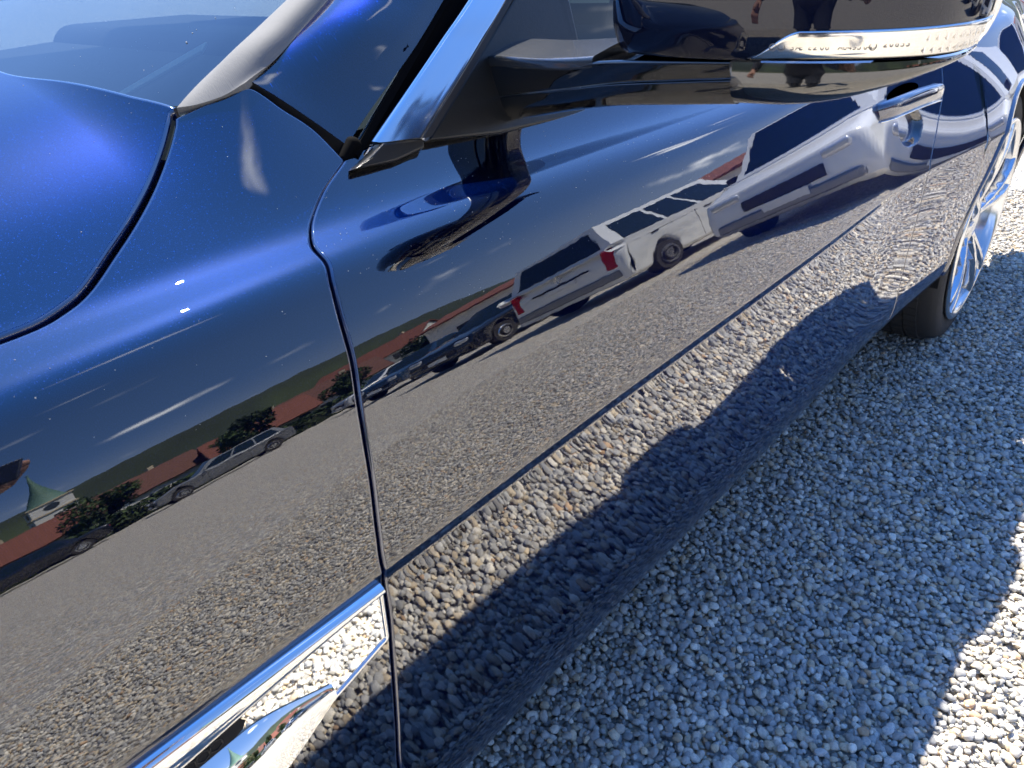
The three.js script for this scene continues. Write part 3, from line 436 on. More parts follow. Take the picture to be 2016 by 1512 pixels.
{ // chrome side vent in the wing: plate, top rail, louvre slot with honeycomb, lower blade, raised letter
  const S2 = (x, s, o) => { const [p, n] = PN(x, s); return p.clone().addScaledVector(n, o); };
  const vent = new THREE.Group(); vent.name = 'side_vent'; inCar.add(vent); vent.userData.label = 'chrome side vent with honeycomb slot ahead of the door'; car.add(vent);
  const top = (x) => -0.0065 + 0.004 * (x + 0.009) * -5 * 0, bot = pchip(...split([[-0.45, -0.118], [-0.30, -0.104], [-0.133, -0.0894], [-0.071, -0.0804], [-0.0115, -0.0640]]));
  const XR = (s) => -0.0105 + (s + 0.006) * 0.02;
  // flat plate (tilted a little downwards)
  part('vent_plate', grid(120, 24, (u, v) => { const x = mix(-0.45, XR(-0.03), 1 - Math.pow(1 - u, 1.6)), s = mix(bot(x) + 0.002, top(x) - 0.008, v), p = S2(x, s, 0.0032), n = V(0, 0.07, 1).normalize(); return { p, n, uv: [x, s] }; }), M.chrome, vent);
  // surrounding rim
  const ring = []; for (let i = 0; i <= 60; i++) { const x = mix(-0.45, -0.0125, i / 60); ring.push(S2(x, bot(x), 0.003)); } for (let i = 1; i <= 12; i++) { const s = mix(bot(-0.0115) + 0.002, -0.0105, i / 12); ring.push(S2(XR(s), s, 0.003)); }
  part('vent_rim', new THREE.TubeGeometry(new THREE.CatmullRomCurve3(ring), 220, 0.0024, 10), M.chrome, vent);
  // top rail: rounded bar that mirrors the sky, thicker towards the front
  const rail = range(80, (t) => { const x = mix(-0.45, XR(0), t), w = mix(0.030, 0.0095, sstep(-0.24, 0.0, x)), s = top(x) - w * 0.55; return range(13, (k) => { const a = k * Math.PI * 2 * 13 / 14; const [p, n] = PN(x, s); const upv = V(0, 1, 0).addScaledVector(n, -n.y).normalize(); return p.clone().addScaledVector(upv, Math.cos(a) * w * 0.55).addScaledVector(n, Math.sin(a) * 0.0085 + 0.0005); }); });
  part('vent_top_rail', skinLoop(rail), M.chrome, vent);
  // slot with honeycomb
  const slotHi = (x) => -0.0240 - 0.11 * clamp(-0.13 - x, 0, 0.09), slotLo = (x) => -0.0405 - 0.02 * Math.max(0, -0.134 - x);
  part('vent_slot', grid(80, 8, (u, v) => { const x = mix(-0.45, -0.1305, u), r = 1 - Math.pow(clamp((x + 0.1445) / 0.014), 2) , m = (slotHi(x) + slotLo(x)) / 2, s = mix(mix(m, slotLo(x), Math.sqrt(r)), mix(m, slotHi(x), Math.sqrt(r)), v); const [p, n] = PN(x, s); return { p: p.clone().addScaledVector(n, 0.0058), n: n.clone(), uv: [x, s] }; }), M.gap, vent);
  const hexes = []; for (let r = 0; r < 3; r++) for (let k = 0; k < 30; k++) { const x = -0.148 - k * 0.0092 - (r % 2) * 0.0046, m = (slotHi(x) + slotLo(x)) / 2, s = m + (r - 1) * 0.0062; if (x < -0.44 || s > slotHi(x) - 0.003 || s < slotLo(x) + 0.003) continue; const [p, n] = PN(x, s), g = new THREE.TorusGeometry(0.0047, 0.0005, 5, 6); g.rotateZ(Math.PI / 6); g.lookAt ? g.applyQuaternion(new THREE.Quaternion().setFromUnitVectors(V(0, 0, 1), n)) : 0; g.translate(p.x + n.x * 0.0061, p.y + n.y * 0.0061, p.z + n.z * 0.0061); hexes.push(g); }
  part('vent_honeycomb', mergeGeometries(hexes), M.satin, vent);
  // lower blade: a wedge of chrome tipped up to the sky
  const bHi = pchip(...split([[-0.45, -0.058], [-0.18, -0.0445], [-0.134, -0.0430], [-0.067, -0.0634]])), bLo = pchip(...split([[-0.45, -0.112], [-0.30, -0.098], [-0.133, -0.0835], [-0.067, -0.0740]]));
  part('vent_blade', grid(80, 14, (u, v) => { const f = (u, v) => { const x = mix(-0.45, -0.066, u), [p, n] = PN(x, mix(bLo(x), bHi(x), v)); return p.clone().addScaledVector(n, 0.0040 + (bHi(x) - bLo(x)) * (0.72 * (1 - v) - 0.24 * (1 - v) * (1 - v))); }, e = 1e-3, p = f(u, v), n = f(Math.min(1, u + e), v).sub(f(Math.max(0, u - e), v)).cross(f(u, Math.min(1, v + e)).sub(f(u, Math.max(0, v - e)))).normalize(); return { p, n, uv: [p.x, p.y] }; }), M.chrome, vent);
  const bf = await new FontLoader().loadAsync('fonts/droid/droid_sans_bold.typeface.json'), R = new TextGeometry('R', { font: bf, size: 0.02, depth: 0.0016, curveSegments: 6, bevelEnabled: true, bevelSize: 0.0004, bevelThickness: 0.0004 });
  const [rp, rn] = PN(-0.158, -0.0735); R.rotateX(-0.25); R.translate(rp.x, rp.y, rp.z + 0.0105); part('vent_letter', R, M.chrome, vent);
}
{ // rear wheel
  const WX = 2.04, WY = 0.335, wheel = new THREE.Group(); wheel.name = 'rear_wheel'; inCar.add(wheel); car.add(wheel);
  const TZ = 0, spin = (g) => { g.rotateX(Math.PI / 2); g.translate(WX, WY, 0); return g; }; // lathe axis y -> z
  const RO = 0.335, RI = 0.262;
  const prof = [[RI - 0.02, -0.19], [RI, -0.20], [0.30, -0.205], [0.318, -0.20], [RO - 0.006, -0.185], [RO, -0.165], [RO, -0.005], [RO - 0.006, 0.022], [0.318, 0.036], [0.30, 0.042], [RI + 0.006, 0.038], [RI - 0.004, 0.030]].map(([r, y]) => new THREE.Vector2(r, y));
  part('tyre', spin(new THREE.LatheGeometry(prof, 160)), M.tyre, wheel);
  const blocks = [], bg = new THREE.BoxGeometry(0.026, 0.009, 0.030); for (let k = 0; k < 72; k++) for (let r = 0; r < 5; r++) { const g = bg.clone(); g.translate(0, RO + 0.0012, -0.02 - r * 0.034); g.rotateZ(k / 72 * Math.PI * 2 + (r % 2) * 0.03); g.translate(WX, WY, 0); blocks.push(g); }
  const tb = part('tyre_tread', mergeGeometries(blocks), M.tyre, wheel); tb.userData.kind = 'stuff';
  const rim = part('rim', spin(new THREE.LatheGeometry([[RI + 0.004, 0.040], [RI + 0.007, 0.047], [RI, 0.0515], [RI - 0.008, 0.049], [RI - 0.016, 0.040], [RI - 0.02, 0.02], [RI - 0.03, -0.06], [RI - 0.035, -0.19]].map((q) => new THREE.Vector2(...q)), 160)), M.alloy, wheel);
  const sp = []; for (let k = 0; k < 10; k++) { // ten tapering spokes in five pairs
    const a0 = Math.floor(k / 2) * Math.PI * 2 / 5 + (k % 2 ? 0.17 : -0.17) + 0.3, s = range(14, (t) => { const r = mix(0.05, RI - 0.010, t), w = mix(0.016, 0.022, t) + 0.018 * Math.pow(t, 6), z = 0.020 + 0.026 * Math.sin(t * 1.9), a = a0 * 1 + (k % 2 ? -1 : 1) * (1 - t) * 0.10; return roundLoop([[-w / 2, -0.022], [w / 2, -0.022], [w / 3, 0.006], [-w / 3, 0.006]], 0.004).map(([q, h]) => V(WX + Math.cos(a) * r - Math.sin(a) * q, WY + Math.sin(a) * r + Math.cos(a) * q, z + h)); }); sp.push(s); }
  for (const s of sp) part('spoke', creased(loftLoop(s), 0.8), M.alloy, wheel);
  const hub = new THREE.CylinderGeometry(0.055, 0.07, 0.05, 40); part('hub_cap', spin(hub).translate(0, 0, 0.0), M.alloy, wheel);
  const disc = new THREE.CylinderGeometry(0.17, 0.17, 0.02, 60); disc.rotateX(Math.PI / 2); disc.translate(WX, WY, -0.06); part('brake_disc', disc, M.satinChrome, wheel);
  const axle = new THREE.CylinderGeometry(RI - 0.04, RI - 0.04, 0.02, 60); axle.rotateX(Math.PI / 2); axle.translate(WX, WY, -0.17); part('wheel_back', axle, M.gap, wheel);
  wheel.position.z = -0.016;
}
// ---------------------------------------------------------------- ground and gravel
const TONES = [[0.30, 0.32, 0.35], [0.44, 0.45, 0.46], [0.52, 0.50, 0.47], [0.56, 0.48, 0.38], [0.66, 0.63, 0.57], [0.24, 0.25, 0.27], [0.46, 0.39, 0.31], [0.36, 0.37, 0.39], [0.50, 0.34, 0.24], [0.60, 0.57, 0.52]];
for (const t of TONES) { t[0] = 0.565 + (t[0] - 0.42) * 1.12; t[1] = 0.535 + (t[1] - 0.42) * 1.12; t[2] = 0.475 + (t[2] - 0.42) * 1.12; }
const toneW = [0.19, 0.17, 0.13, 0.10, 0.11, 0.09, 0.06, 0.10, 0.015, 0.035];
const pickTone = () => { let r = rnd(), k = 0; while (k < toneW.length - 1 && r > toneW[k]) r -= toneW[k++]; return TONES[k]; };
{
  // ground far off: the same stones as fine grain (cell noise), no longer told apart
  const N = 1024, cells = 150, sz = N / cells, pts = [];
  for (let k = 0; k < cells * cells; k++) { const t = pickTone(), v = rr(0.75, 1.15); pts.push([rnd(), rnd(), t[0] * v, t[1] * v, t[2] * v]); }
  const at = (i, j) => pts[((j + cells) % cells) * cells + (i + cells) % cells], col = new Float32Array(N * N * 4);
  for (let y = 0; y < N; y++) for (let x = 0; x < N; x++) {
    const gx = x / sz, gy = y / sz, ci = Math.floor(gx), cj = Math.floor(gy); let b1 = 9, b2 = 9, c = null;
    for (let q = -1; q <= 1; q++) for (let p = -1; p <= 1; p++) { const a = at(ci + p, cj + q), d = Math.hypot(ci + p + a[0] - gx, cj + q + a[1] - gy); if (d < b1) { b2 = b1; b1 = d; c = a; } else if (d < b2) b2 = d; }
    const e = sstep(0, 0.22, b2 - b1), k = (y * N + x) * 4; col[k] = c[2] * (0.45 + 0.55 * e); col[k + 1] = c[3] * (0.45 + 0.55 * e); col[k + 2] = c[4] * (0.45 + 0.55 * e); col[k + 3] = e * (0.6 + 0.4 * (1 - b1));
  }
  const S = 2.6, gmap = dataTex(N, N, (i, j) => { const k = (j * N + i) * 4; return [col[k], col[k + 1], col[k + 2]].map((v) => Math.pow(v, 1 / 2.2)); }, { srgb: true }), bump = dataTex(N, N, (i, j) => { const v = col[(j * N + i) * 4 + 3]; return [v, v, v]; });
  const near = new THREE.PlaneGeometry(90, 76, 1, 1); near.rotateX(-Math.PI / 2); near.translate(10, -0.012, -9);
  { const p = near.attributes.position, uv = near.attributes.uv; for (let i = 0; i < p.count; i++) uv.setXY(i, p.getX(i) / S, p.getZ(i) / S); }
  const far = new THREE.PlaneGeometry(2400, 2400); far.rotateX(-Math.PI / 2); far.translate(0, -0.05, 0);
  const meadow = dataTex(256, 256, (i, j) => { const v = fbm(i / 16, j / 16, 3, 4), w = fbm(i / 4, j / 4, 8, 3); return [0.14 + 0.12 * v + 0.05 * w, 0.18 + 0.10 * v + 0.05 * w, 0.08 + 0.05 * v]; }, { srgb: true, rep: [60, 60] });
  mesh('ground', far, std({ map: meadow, roughness: 1 })).userData.kind = 'structure';
  mesh('gravel_lot', near, std({ map: gmap, roughness: 0.9, bumpMap: bump, bumpScale: 0.009 })).userData.kind = 'structure';
  // loose stones, each its own shape and tone
  const stone = (sd, det) => { const g = mergeVertices(new THREE.IcosahedronGeometry(1, det).deleteAttribute('normal').deleteAttribute('uv')), p = g.attributes.position, v = new THREE.Vector3();
    const cuts = []; for (let k = 0; k < 10; k++) { const d = new THREE.Vector3(hash3(sd, k, 1) - 0.5, hash3(sd, k, 2) - 0.5, hash3(sd, k, 3) - 0.5).normalize(); cuts.push([d, 0.58 + 0.34 * hash3(sd, k, 4)]); }
    for (let i = 0; i < p.count; i++) { v.fromBufferAttribute(p, i); let r = 1 + 0.30 * (fbm(v.x * 1.1 + sd * 9, v.y * 1.1, v.z * 1.1 + sd, 3) - 0.5); for (const [d, h] of cuts) { const q = v.dot(d) * r; if (q > h) r *= mix(1, h / q, 0.8); } v.multiplyScalar(r); p.setXYZ(i, v.x, v.y * 0.68, v.z); }
    const uv = []; for (let i = 0; i < p.count; i++) uv.push(p.getX(i) * 0.35 + hash3(sd, 7, 7), (p.getZ(i) + p.getY(i)) * 0.35); g.setAttribute('uv', new THREE.Float32BufferAttribute(uv, 2)); g.computeVertexNormals(); return g; };
  const speck = dataTex(128, 128, (i, j) => { const v = 0.88 + 0.55 * (fbm(i / 9, j / 9, 2, 4) - 0.5) + 0.25 * (hash3(i, j, 3) - 0.5); return [v, v, v]; }, { rep: [1, 1] });
  const sm = std({ color: 0xffffff, roughness: 0.82, map: speck });
  const Q = new THREE.Quaternion(), E = new THREE.Euler(), m4 = new THREE.Matrix4(), pos = new THREE.Vector3(), sc = new THREE.Vector3(), col3 = new THREE.Color();
  const gravel = base('gravel'); tag(gravel, 'loose rounded grey and cream pebbles of gravel beside the car', 'gravel', null, 'stuff');
  const lists = [];
  const add = (x, z, r, y, kind) => { (lists[kind] ??= []).push([x, y, z, r]); };
  const scatter = (x0, x1, z0, z1, step, kinds, lo, hi, keep) => { for (let z = z0; z < z1; z += step) for (let x = x0; x < x1; x += step) { const X = x + rr(-0.5, 0.5) * step, Z = z + rr(-0.5, 0.5) * step; if (keep && !keep(X, Z)) { rnd(); continue; } const r = lo + (hi - lo) * Math.pow(rnd(), 1.7); add(X, Z, r, rr(-0.012, 0.001) + (r - lo) * 0.1, kinds[Math.floor(rnd() * kinds.length)]); } };
  const nearZone = (x, z) => z < 0.75 && x > -0.5 && x < 3.4 && z > -0.35;
  scatter(-0.5, 3.4, -0.35, 0.75, 0.0078, [0, 1, 2, 3, 4], 0.0036, 0.0095, (x, z) => z < 0.75);
  scatter(-2.2, 9, -1.0, 4.2, 0.0122, [5, 6, 7], 0.0050, 0.0106, (x, z) => !nearZone(x, z) && (z > -0.4 || x > 3 ) && z < 1.2 + 0.55 * (x + 2.2) && x < 3.6 + 2.2 * Math.max(0, z + 0.2));
  lists.forEach((L, kind) => {
    const im = new THREE.InstancedMesh(stone(kind + 3, kind < 5 ? 3 : 1), sm, L.length); im.name = 'pebbles'; im.castShadow = im.receiveShadow = true;
    L.forEach(([x, y, z, r], i) => { E.set(rr(-0.5, 0.5), rr(0, 6.283), rr(-0.5, 0.5)); Q.setFromEuler(E); sc.set(r * rr(0.8, 1.35), r * rr(0.8, 1.15), r * rr(0.7, 1.0)); im.setMatrixAt(i, m4.compose(pos.set(x, y, z), Q, sc)); const t = pickTone(), v = rr(0.76, 1.2); im.setColorAt(i, col3.setRGB(t[0] * v, t[1] * v, t[2] * v)); });
    gravel.add(im);
  });
  console.log('pebbles', lists.map((l) => l.length).join(' '));
}
// ---------------------------------------------------------------- what the paintwork mirrors: parked vehicles, houses, church, hedge, hills
M.whiteCar = phy({ color: lin(0.78, 0.79, 0.78), roughness: 0.25, clearcoat: 1, clearcoatRoughness: 0.03 });
M.silverCar = phy({ color: lin(0.50, 0.51, 0.53), metalness: 0.3, roughness: 0.35, clearcoat: 1, clearcoatRoughness: 0.03 });
M.blackCar = phy({ color: lin(0.006, 0.008, 0.012), roughness: 0.2, clearcoat: 1, clearcoatRoughness: 0.02 });
M.blueCar = phy({ color: lin(0.01, 0.03, 0.07), roughness: 0.2, clearcoat: 1, clearcoatRoughness: 0.02 });
M.greyCar = phy({ color: lin(0.16, 0.17, 0.18), metalness: 0.3, roughness: 0.3, clearcoat: 1, clearcoatRoughness: 0.02 });
M.darkGlass = phy({ color: lin(0.008, 0.014, 0.016), roughness: 0.03, ior: 1.6 });
M.redLens = phy({ color: lin(0.42, 0.01, 0.012), roughness: 0.12 }); M.clearLens = phy({ color: lin(0.7, 0.72, 0.75), roughness: 0.1, metalness: 0.5 });
M.plate = std({ color: lin(0.75, 0.75, 0.72), roughness: 0.5 });
function hull(pts8, r = 0) { // frustum from 4 lower + 4 upper corners
  const f = [[0, 1, 5, 4], [1, 2, 6, 5], [2, 3, 7, 6], [3, 0, 4, 7], [4, 5, 6, 7], [3, 2, 1, 0]], pos = [];
  for (const [a, b, c, d] of f) for (const k of [a, b, c, a, c, d]) pos.push(pts8[k].x, pts8[k].y, pts8[k].z);
  const g = new THREE.BufferGeometry(); g.setAttribute('position', new THREE.Float32BufferAttribute(pos, 3)); g.setAttribute('uv', new THREE.Float32BufferAttribute(new Float32Array(pos.length / 3 * 2), 2)); g.computeVertexNormals(); return g;
}
function extrudeSide(pts, w, bevel) { const s = new THREE.Shape(); s.moveTo(...pts[0]); s.splineThru(pts.slice(1).map((q) => new THREE.Vector2(...q))); s.closePath(); const g = new THREE.ExtrudeGeometry(s, { depth: w - 2 * bevel, bevelEnabled: true, bevelSize: bevel * 0.7, bevelOffset: -bevel * 0.7, bevelThickness: bevel, bevelSegments: 4, curveSegments: 40 }); g.translate(0, 0, -(w - 2 * bevel) / 2); return toCreasedNormals(g, 0.7); }
// a vehicle pointing to its own -x: o = { len, w, belt, roof, nose: bonnet height, g0..g3: greenhouse foot front/rear and roof front/rear, wheels }
function vehicle(name, pos, turn, mat, label, category, o) {
  const t = tag(base(name, pos, turn), label, category), L = o.len, H = L / 2, w = o.w, b = o.belt, add = (n, g, m, p = t) => mesh(n, g, m, p);
  const wx = o.wheels ?? [-H + 0.82, H - 0.85], R = o.wr ?? 0.31;
  const arch = (x) => [[x + R + 0.06, 0.24], [x + R * 0.8, 0.5], [x, R + R + 0.08], [x - R * 0.8, 0.5], [x - R - 0.06, 0.24]];
  const prof = [[-H + 0.02, 0.30], [-H, 0.5], [-H + 0.05, o.nose - 0.08], [-H + 0.18, o.nose], [(o.g[0] - H + 0.3) / 2, (o.nose + b) / 2 + 0.03], [o.g[0], b], [(o.g[0] + o.g[1]) / 2, b + 0.015], [o.g[1], b], [H - 0.12, o.tail ?? b - 0.03], [H, (o.tail ?? b) - 0.2], [H - 0.02, 0.32], [H - 0.1, 0.24], ...arch(wx[1]), [0, 0.23], ...arch(wx[0]), [-H + 0.1, 0.24]];
  const body = add('body', extrudeSide(prof, w, 0.12), mat);
  const gw = w / 2 - 0.06, rw = w / 2 - 0.26, [x0, x1, x2, x3] = o.g, fr = [V(x0, b - 0.02, gw), V(x1, b - 0.02, gw), V(x1, b - 0.02, -gw), V(x0, b - 0.02, -gw), V(x2, o.roof, rw), V(x3, o.roof, rw), V(x3, o.roof, -rw), V(x2, o.roof, -rw)];
  add('roof', hull(fr), mat);
  const pane = (n, a, c, d, e, u0, u1, v0, v1) => { const q = (u, v) => a.clone().lerp(c, u).lerp(e.clone().lerp(d, u), v), A = q(u0, v0), B = q(u1, v0), C = q(u1, v1), D = q(u0, v1), nn = B.clone().sub(A).cross(D.clone().sub(A)).normalize(), out = 0.006; return add(n, hull([A, B, C, D].flatMap((p) => [p.clone().addScaledVector(nn, -0.01)]).concat([A, B, C, D].map((p) => p.clone().addScaledVector(nn, out)))), M.darkGlass); };
  pane('windscreen', fr[3], fr[0], fr[4], fr[7], 0.06, 0.94, 0.08, 0.94);
  pane('rear_window', fr[1], fr[2], fr[6], fr[5], 0.08, 0.92, 0.15, 0.90);
  for (const [u0, u1] of o.panes ?? [[0.08, 0.48], [0.52, 0.90]]) { pane('side_window', fr[0], fr[1], fr[5], fr[4], u0, u1, 0.12, 0.90); pane('side_window', fr[2], fr[3], fr[7], fr[6], 1 - u1, 1 - u0, 0.12, 0.90); }
  for (const x of wx) for (const s of [1, -1]) { const wg = new THREE.CylinderGeometry(R, R, 0.2, 36); wg.rotateX(Math.PI / 2); const wl = add('wheel', wg.translate(x, R, s * (w / 2 - 0.11)), M.tyre); const rg = new THREE.CylinderGeometry(R * 0.66, R * 0.6, 0.02, 30); rg.rotateX(Math.PI / 2); add('rim', rg.translate(x, R, s * (w / 2 - 0.003)), M.alloy, wl); const hg = new THREE.TorusGeometry(R * 0.45, R * 0.09, 8, 20); add('hub', hg.translate(x, R, s * (w / 2 + 0.008)), M.rubber, wl); }
  const box = (n, x, y, z, sx, sy, sz, m, p) => add(n, new RoundedBoxGeometry(sx, sy, sz, 3, Math.min(sx, sy, sz) * 0.35).translate(x, y, z), m, p);
  for (const s of [1, -1]) { box('headlight', -H + 0.06, o.nose - 0.13, s * (w / 2 - 0.27), 0.14, 0.13, 0.34, M.clearLens); box('tail_light', H - 0.03, (o.tail ?? b) - 0.22, s * (w / 2 - 0.16), 0.08, o.tall ? 0.5 : 0.16, 0.16, M.redLens); box('mirror', x0 + 0.25, b + 0.07, s * (w / 2 + 0.08), 0.09, 0.13, 0.17, o.trim ?? mat); for (const k of o.handles ?? [0.4, 0.8]) box('handle', mix(x0 + 0.2, x1, k), b - 0.10, s * (w / 2 + 0.006), 0.18, 0.03, 0.03, M.rubber); }
  box('grille', -H - 0.005, o.nose - 0.30, 0, 0.05, 0.16, w * 0.5, M.rubber); box('front_bumper', -H - 0.01, 0.36, 0, 0.09, 0.13, w * 0.86, o.bump ?? mat); box('front_plate', -H - 0.062, 0.42, 0, 0.012, 0.11, 0.5, M.plate); box('rear_bumper', H, 0.42, 0, 0.1, 0.18, w * 0.9, o.bump ?? mat); box('rear_plate', H + 0.02, o.plateY ?? 0.66, 0, 0.06, 0.11, 0.5, M.plate);
  for (const x of o.seams ?? [x0 + 0.28, (x0 + x1) / 2 + 0.1]) for (const s of [1, -1]) box('door_seam', x, b * 0.62, s * (w / 2 - 0.0), 0.012, b * 0.66, 0.008, M.gap);
  if (o.moulding) for (const s of [1, -1]) box('side_moulding', 0, 0.5, s * (w / 2), o.len * 0.62, 0.09, 0.03, M.rubber);
  return t;
}
vehicle('white_van', [8.0, 0, 2.35], 0, M.whiteCar, 'small white van facing the front, nearest in the row, front plate in shade', 'van', { len: 4.5, w: 1.8, belt: 1.02, roof: 1.80, nose: 0.86, tall: 1, g: [-1.45, 2.18, -0.75, 2.08], panes: [[0.10, 0.36]], handles: [0.3], seams: [-1.1, -0.05], moulding: 1, trim: M.rubber, bump: M.greyCar });
const mpv = vehicle('people_carrier', [8.65, 0, 5.75], Math.PI, M.whiteCar, 'white people carrier with shaded tail and diamond badge towards the blue car', 'car', { len: 4.4, w: 1.8, belt: 1.04, roof: 1.74, nose: 0.84, tall: 1, tail: 1.04, g: [-1.5, 2.16, -0.6, 1.98], panes: [[0.10, 0.40], [0.43, 0.66], [0.69, 0.93]], bump: M.greyCar, plateY: 0.72 });
{ const b1 = new THREE.TorusGeometry(0.09, 0.018, 6, 4); b1.scale(0.7, 1.15, 1); b1.rotateY(Math.PI / 2); mesh('badge', b1.translate(2.20, 0.93, 0), M.chrome, mpv); mesh('trim_strip', new RoundedBoxGeometry(0.05, 0.05, 0.9, 2, 0.02).translate(2.21, 0.80, 0), M.rubber, mpv); }
vehicle('black_saloon', [9.4, 0, 9.6], -0.1, M.blackCar, 'black saloon car beside the white people carrier, nose to the front', 'car', { len: 4.7, w: 1.8, belt: 0.93, roof: 1.43, nose: 0.78, g: [-1.05, 1.45, -0.35, 0.95] });
vehicle('blue_convertible', [11.0, 0, 15.2], -0.25, M.blueCar, 'dark blue low coupe in front of the white gabled house', 'car', { len: 4.3, w: 1.76, belt: 0.86, roof: 1.30, nose: 0.74, g: [-0.7, 1.35, -0.05, 0.8], panes: [[0.1, 0.85]], handles: [0.5], seams: [-0.4, 0.7] });
vehicle('grey_estate', [8.0, 0, 23.5], 0.1, M.greyCar, 'grey estate car along the hedge, second from the church end', 'car', { len: 4.7, w: 1.8, belt: 0.94, roof: 1.46, nose: 0.8, g: [-0.95, 2.1, -0.3, 1.8], panes: [[0.08, 0.36], [0.39, 0.64], [0.67, 0.93]] });
vehicle('silver_saloon', [14.0, 0, 21.5], 0.15, M.silverCar, 'silver saloon along the hedge behind the dark blue coupe', 'car', { len: 4.6, w: 1.78, belt: 0.93, roof: 1.42, nose: 0.78, g: [-1.0, 1.45, -0.35, 0.95] });
vehicle('dark_saloon', [2.2, 0, 24.5], 0.05, M.blackCar, 'black saloon along the hedge, below the church tower', 'car', { len: 4.6, w: 1.78, belt: 0.92, roof: 1.42, nose: 0.78, g: [-1.0, 1.45, -0.35, 0.95] });
vehicle('white_box_van', [14.6, 0, 1.9], 0, M.whiteCar, 'taller white van with blue stripe behind the small white van', 'van', { len: 5.4, w: 1.95, belt: 1.15, roof: 2.2, nose: 0.95, tall: 1, g: [-1.9, 2.62, -1.2, 2.5], panes: [[0.08, 0.30], [0.40, 0.62], [0.66, 0.90]], wr: 0.34, trim: M.rubber });
// houses
const tileMap = dataTex(64, 64, (i, j) => { const v = 0.72 + 0.28 * Math.abs(Math.sin(i / 64 * Math.PI * 4)) - 0.25 * (j % 32 < 4 ? 1 : 0) + 0.2 * (hash3(i >> 4, j >> 5, 3) - 0.5); return [v, v, v]; }, { rep: [24, 9] });
M.tile = std({ map: tileMap, color: lin(0.20, 0.066, 0.042), roughness: 0.85 }); M.tile2 = std({ map: tileMap, color: lin(0.14, 0.058, 0.040), roughness: 0.85 }); M.render = std({ color: lin(0.66, 0.65, 0.61), roughness: 0.9 }); M.cream = std({ color: lin(0.55, 0.46, 0.32), roughness: 0.9 }); M.pane = phy({ color: lin(0.03, 0.04, 0.05), roughness: 0.08 }); M.copper = std({ color: lin(0.10, 0.19, 0.15), roughness: 0.7 });
function house(pos, turn, w, d, h, rise, wall, roof, label, nWin, gableWin = 2) {
  const t = tag(base('house', pos, turn), label, 'house');
  const s = new THREE.Shape([[-d / 2, 0], [d / 2, 0], [d / 2, h], [0, h + rise], [-d / 2, h]].map((q) => new THREE.Vector2(...q))), g = new THREE.ExtrudeGeometry(s, { depth: w, bevelEnabled: false }); g.rotateY(Math.PI / 2); g.translate(-w / 2, 0, 0);
  mesh('wall', g, wall, t);
  for (const k of [1, -1]) { const L = Math.hypot(d / 2 + 0.35, rise * (1 + 0.7 / d)), r = new THREE.BoxGeometry(w + 0.7, 0.16, L); r.translate(0, 0.09, -L / 2); r.rotateX(-k * 0 - Math.atan2(rise, d / 2)); if (k < 0) r.rotateY(Math.PI); r.translate(0, h + rise, 0); const rm = mesh('roof', r, roof, t); if (k > 0) mesh('chimney', new THREE.BoxGeometry(0.6, 1.3, 0.6).translate(w * 0.22, h + rise + 0.2, d * 0.12), M.cream, rm); }
  for (const f of [1, -1]) for (let i = 0; i < nWin; i++) for (let y = 1.4; y < h - 0.4; y += 2.8) mesh('window', new THREE.BoxGeometry(0.9, 1.2, 0.12).translate(-w / 2 + (i + 0.5) * w / nWin, y, f * (d / 2)), M.pane, t);
  for (const f of [1, -1]) for (let i = 0; i < gableWin; i++) for (let y = 1.4; y < h + 0.5; y += 2.4) mesh('window', new THREE.BoxGeometry(0.12, 1.2, 0.9).translate(f * w / 2, y, (i - (gableWin - 1) / 2) * d / (gableWin + 0.6)), M.pane, t);
  return t;
}
house([2, -0.03, 60], 0.08, 15, 9, 2.6, 3.0, M.cream, M.tile, 'red roofed house in front of the church tower', 4);
house([15.5, -0.03, 66], -0.12, 11, 9, 3.0, 3.3, M.render, M.tile2, 'brown roofed white house right of the church tower', 3);
house([25, -0.03, 61], 0.2, 9, 8, 2.4, 3.2, M.cream, M.tile, 'small cream house with red roof between two trees', 3);
house([34, -0.03, 64], 0.35, 11, 10, 2.9, 3.4, M.render, M.tile2, 'brown roofed house next to the white gabled house', 4);
house([45, -0.03, 70], 1.1, 15, 11, 5.4, 3.4, M.render, M.tile, 'white gabled house with rows of small windows', 3, 3);
house([58, -0.03, 66], 0.4, 14, 9, 3.4, 2.2, M.cream, M.tile2, 'cream house with brown roof beyond the white gabled house', 3);
function tree(x, z, h, r, label) {
  const t = tag(base('tree', [x, 0, z]), label, 'tree', null), tr = new THREE.CylinderGeometry(0.10 * h / 5, 0.2 * h / 5, h * 0.55, 9); mesh('trunk', tr.translate(0, h * 0.27, 0), M.bark, t);
  const n = 3600, im = new THREE.InstancedMesh(leafG, leafM, n), m4 = new THREE.Matrix4(), q = new THREE.Quaternion(), e = new THREE.Euler(), c = new THREE.Color(), clumps = range(13, () => [rr(-1, 1) * r * 0.7, h * 0.62 + rr(-0.32, 0.33) * h, rr(-1, 1) * r * 0.7, r * rr(0.3, 0.55), rr(0.6, 1.35)]); im.name = 'crown'; im.castShadow = true;
  for (let i = 0; i < n; i++) { const k = clumps[Math.floor(rnd() * clumps.length)], a = rr(0, 6.283), b = Math.acos(rr(-1, 1)), d = k[3] * Math.cbrt(rr(0.2, 1)); e.set(rr(0, 6), rr(0, 6), rr(0, 6)); const s = rr(1.3, 3.2) * h / 5; im.setMatrixAt(i, m4.compose(V(k[0] + d * Math.sin(b) * Math.cos(a), k[1] + d * Math.cos(b), k[2] + d * Math.sin(b) * Math.sin(a)), q.setFromEuler(e), V(s, s, s))); const g = k[4] * rr(0.8, 1.2); im.setColorAt(i, c.setRGB(0.040 * g, 0.070 * g, 0.020 * g)); }
  t.add(im); im.userData.kind = 'stuff'; return t;
}
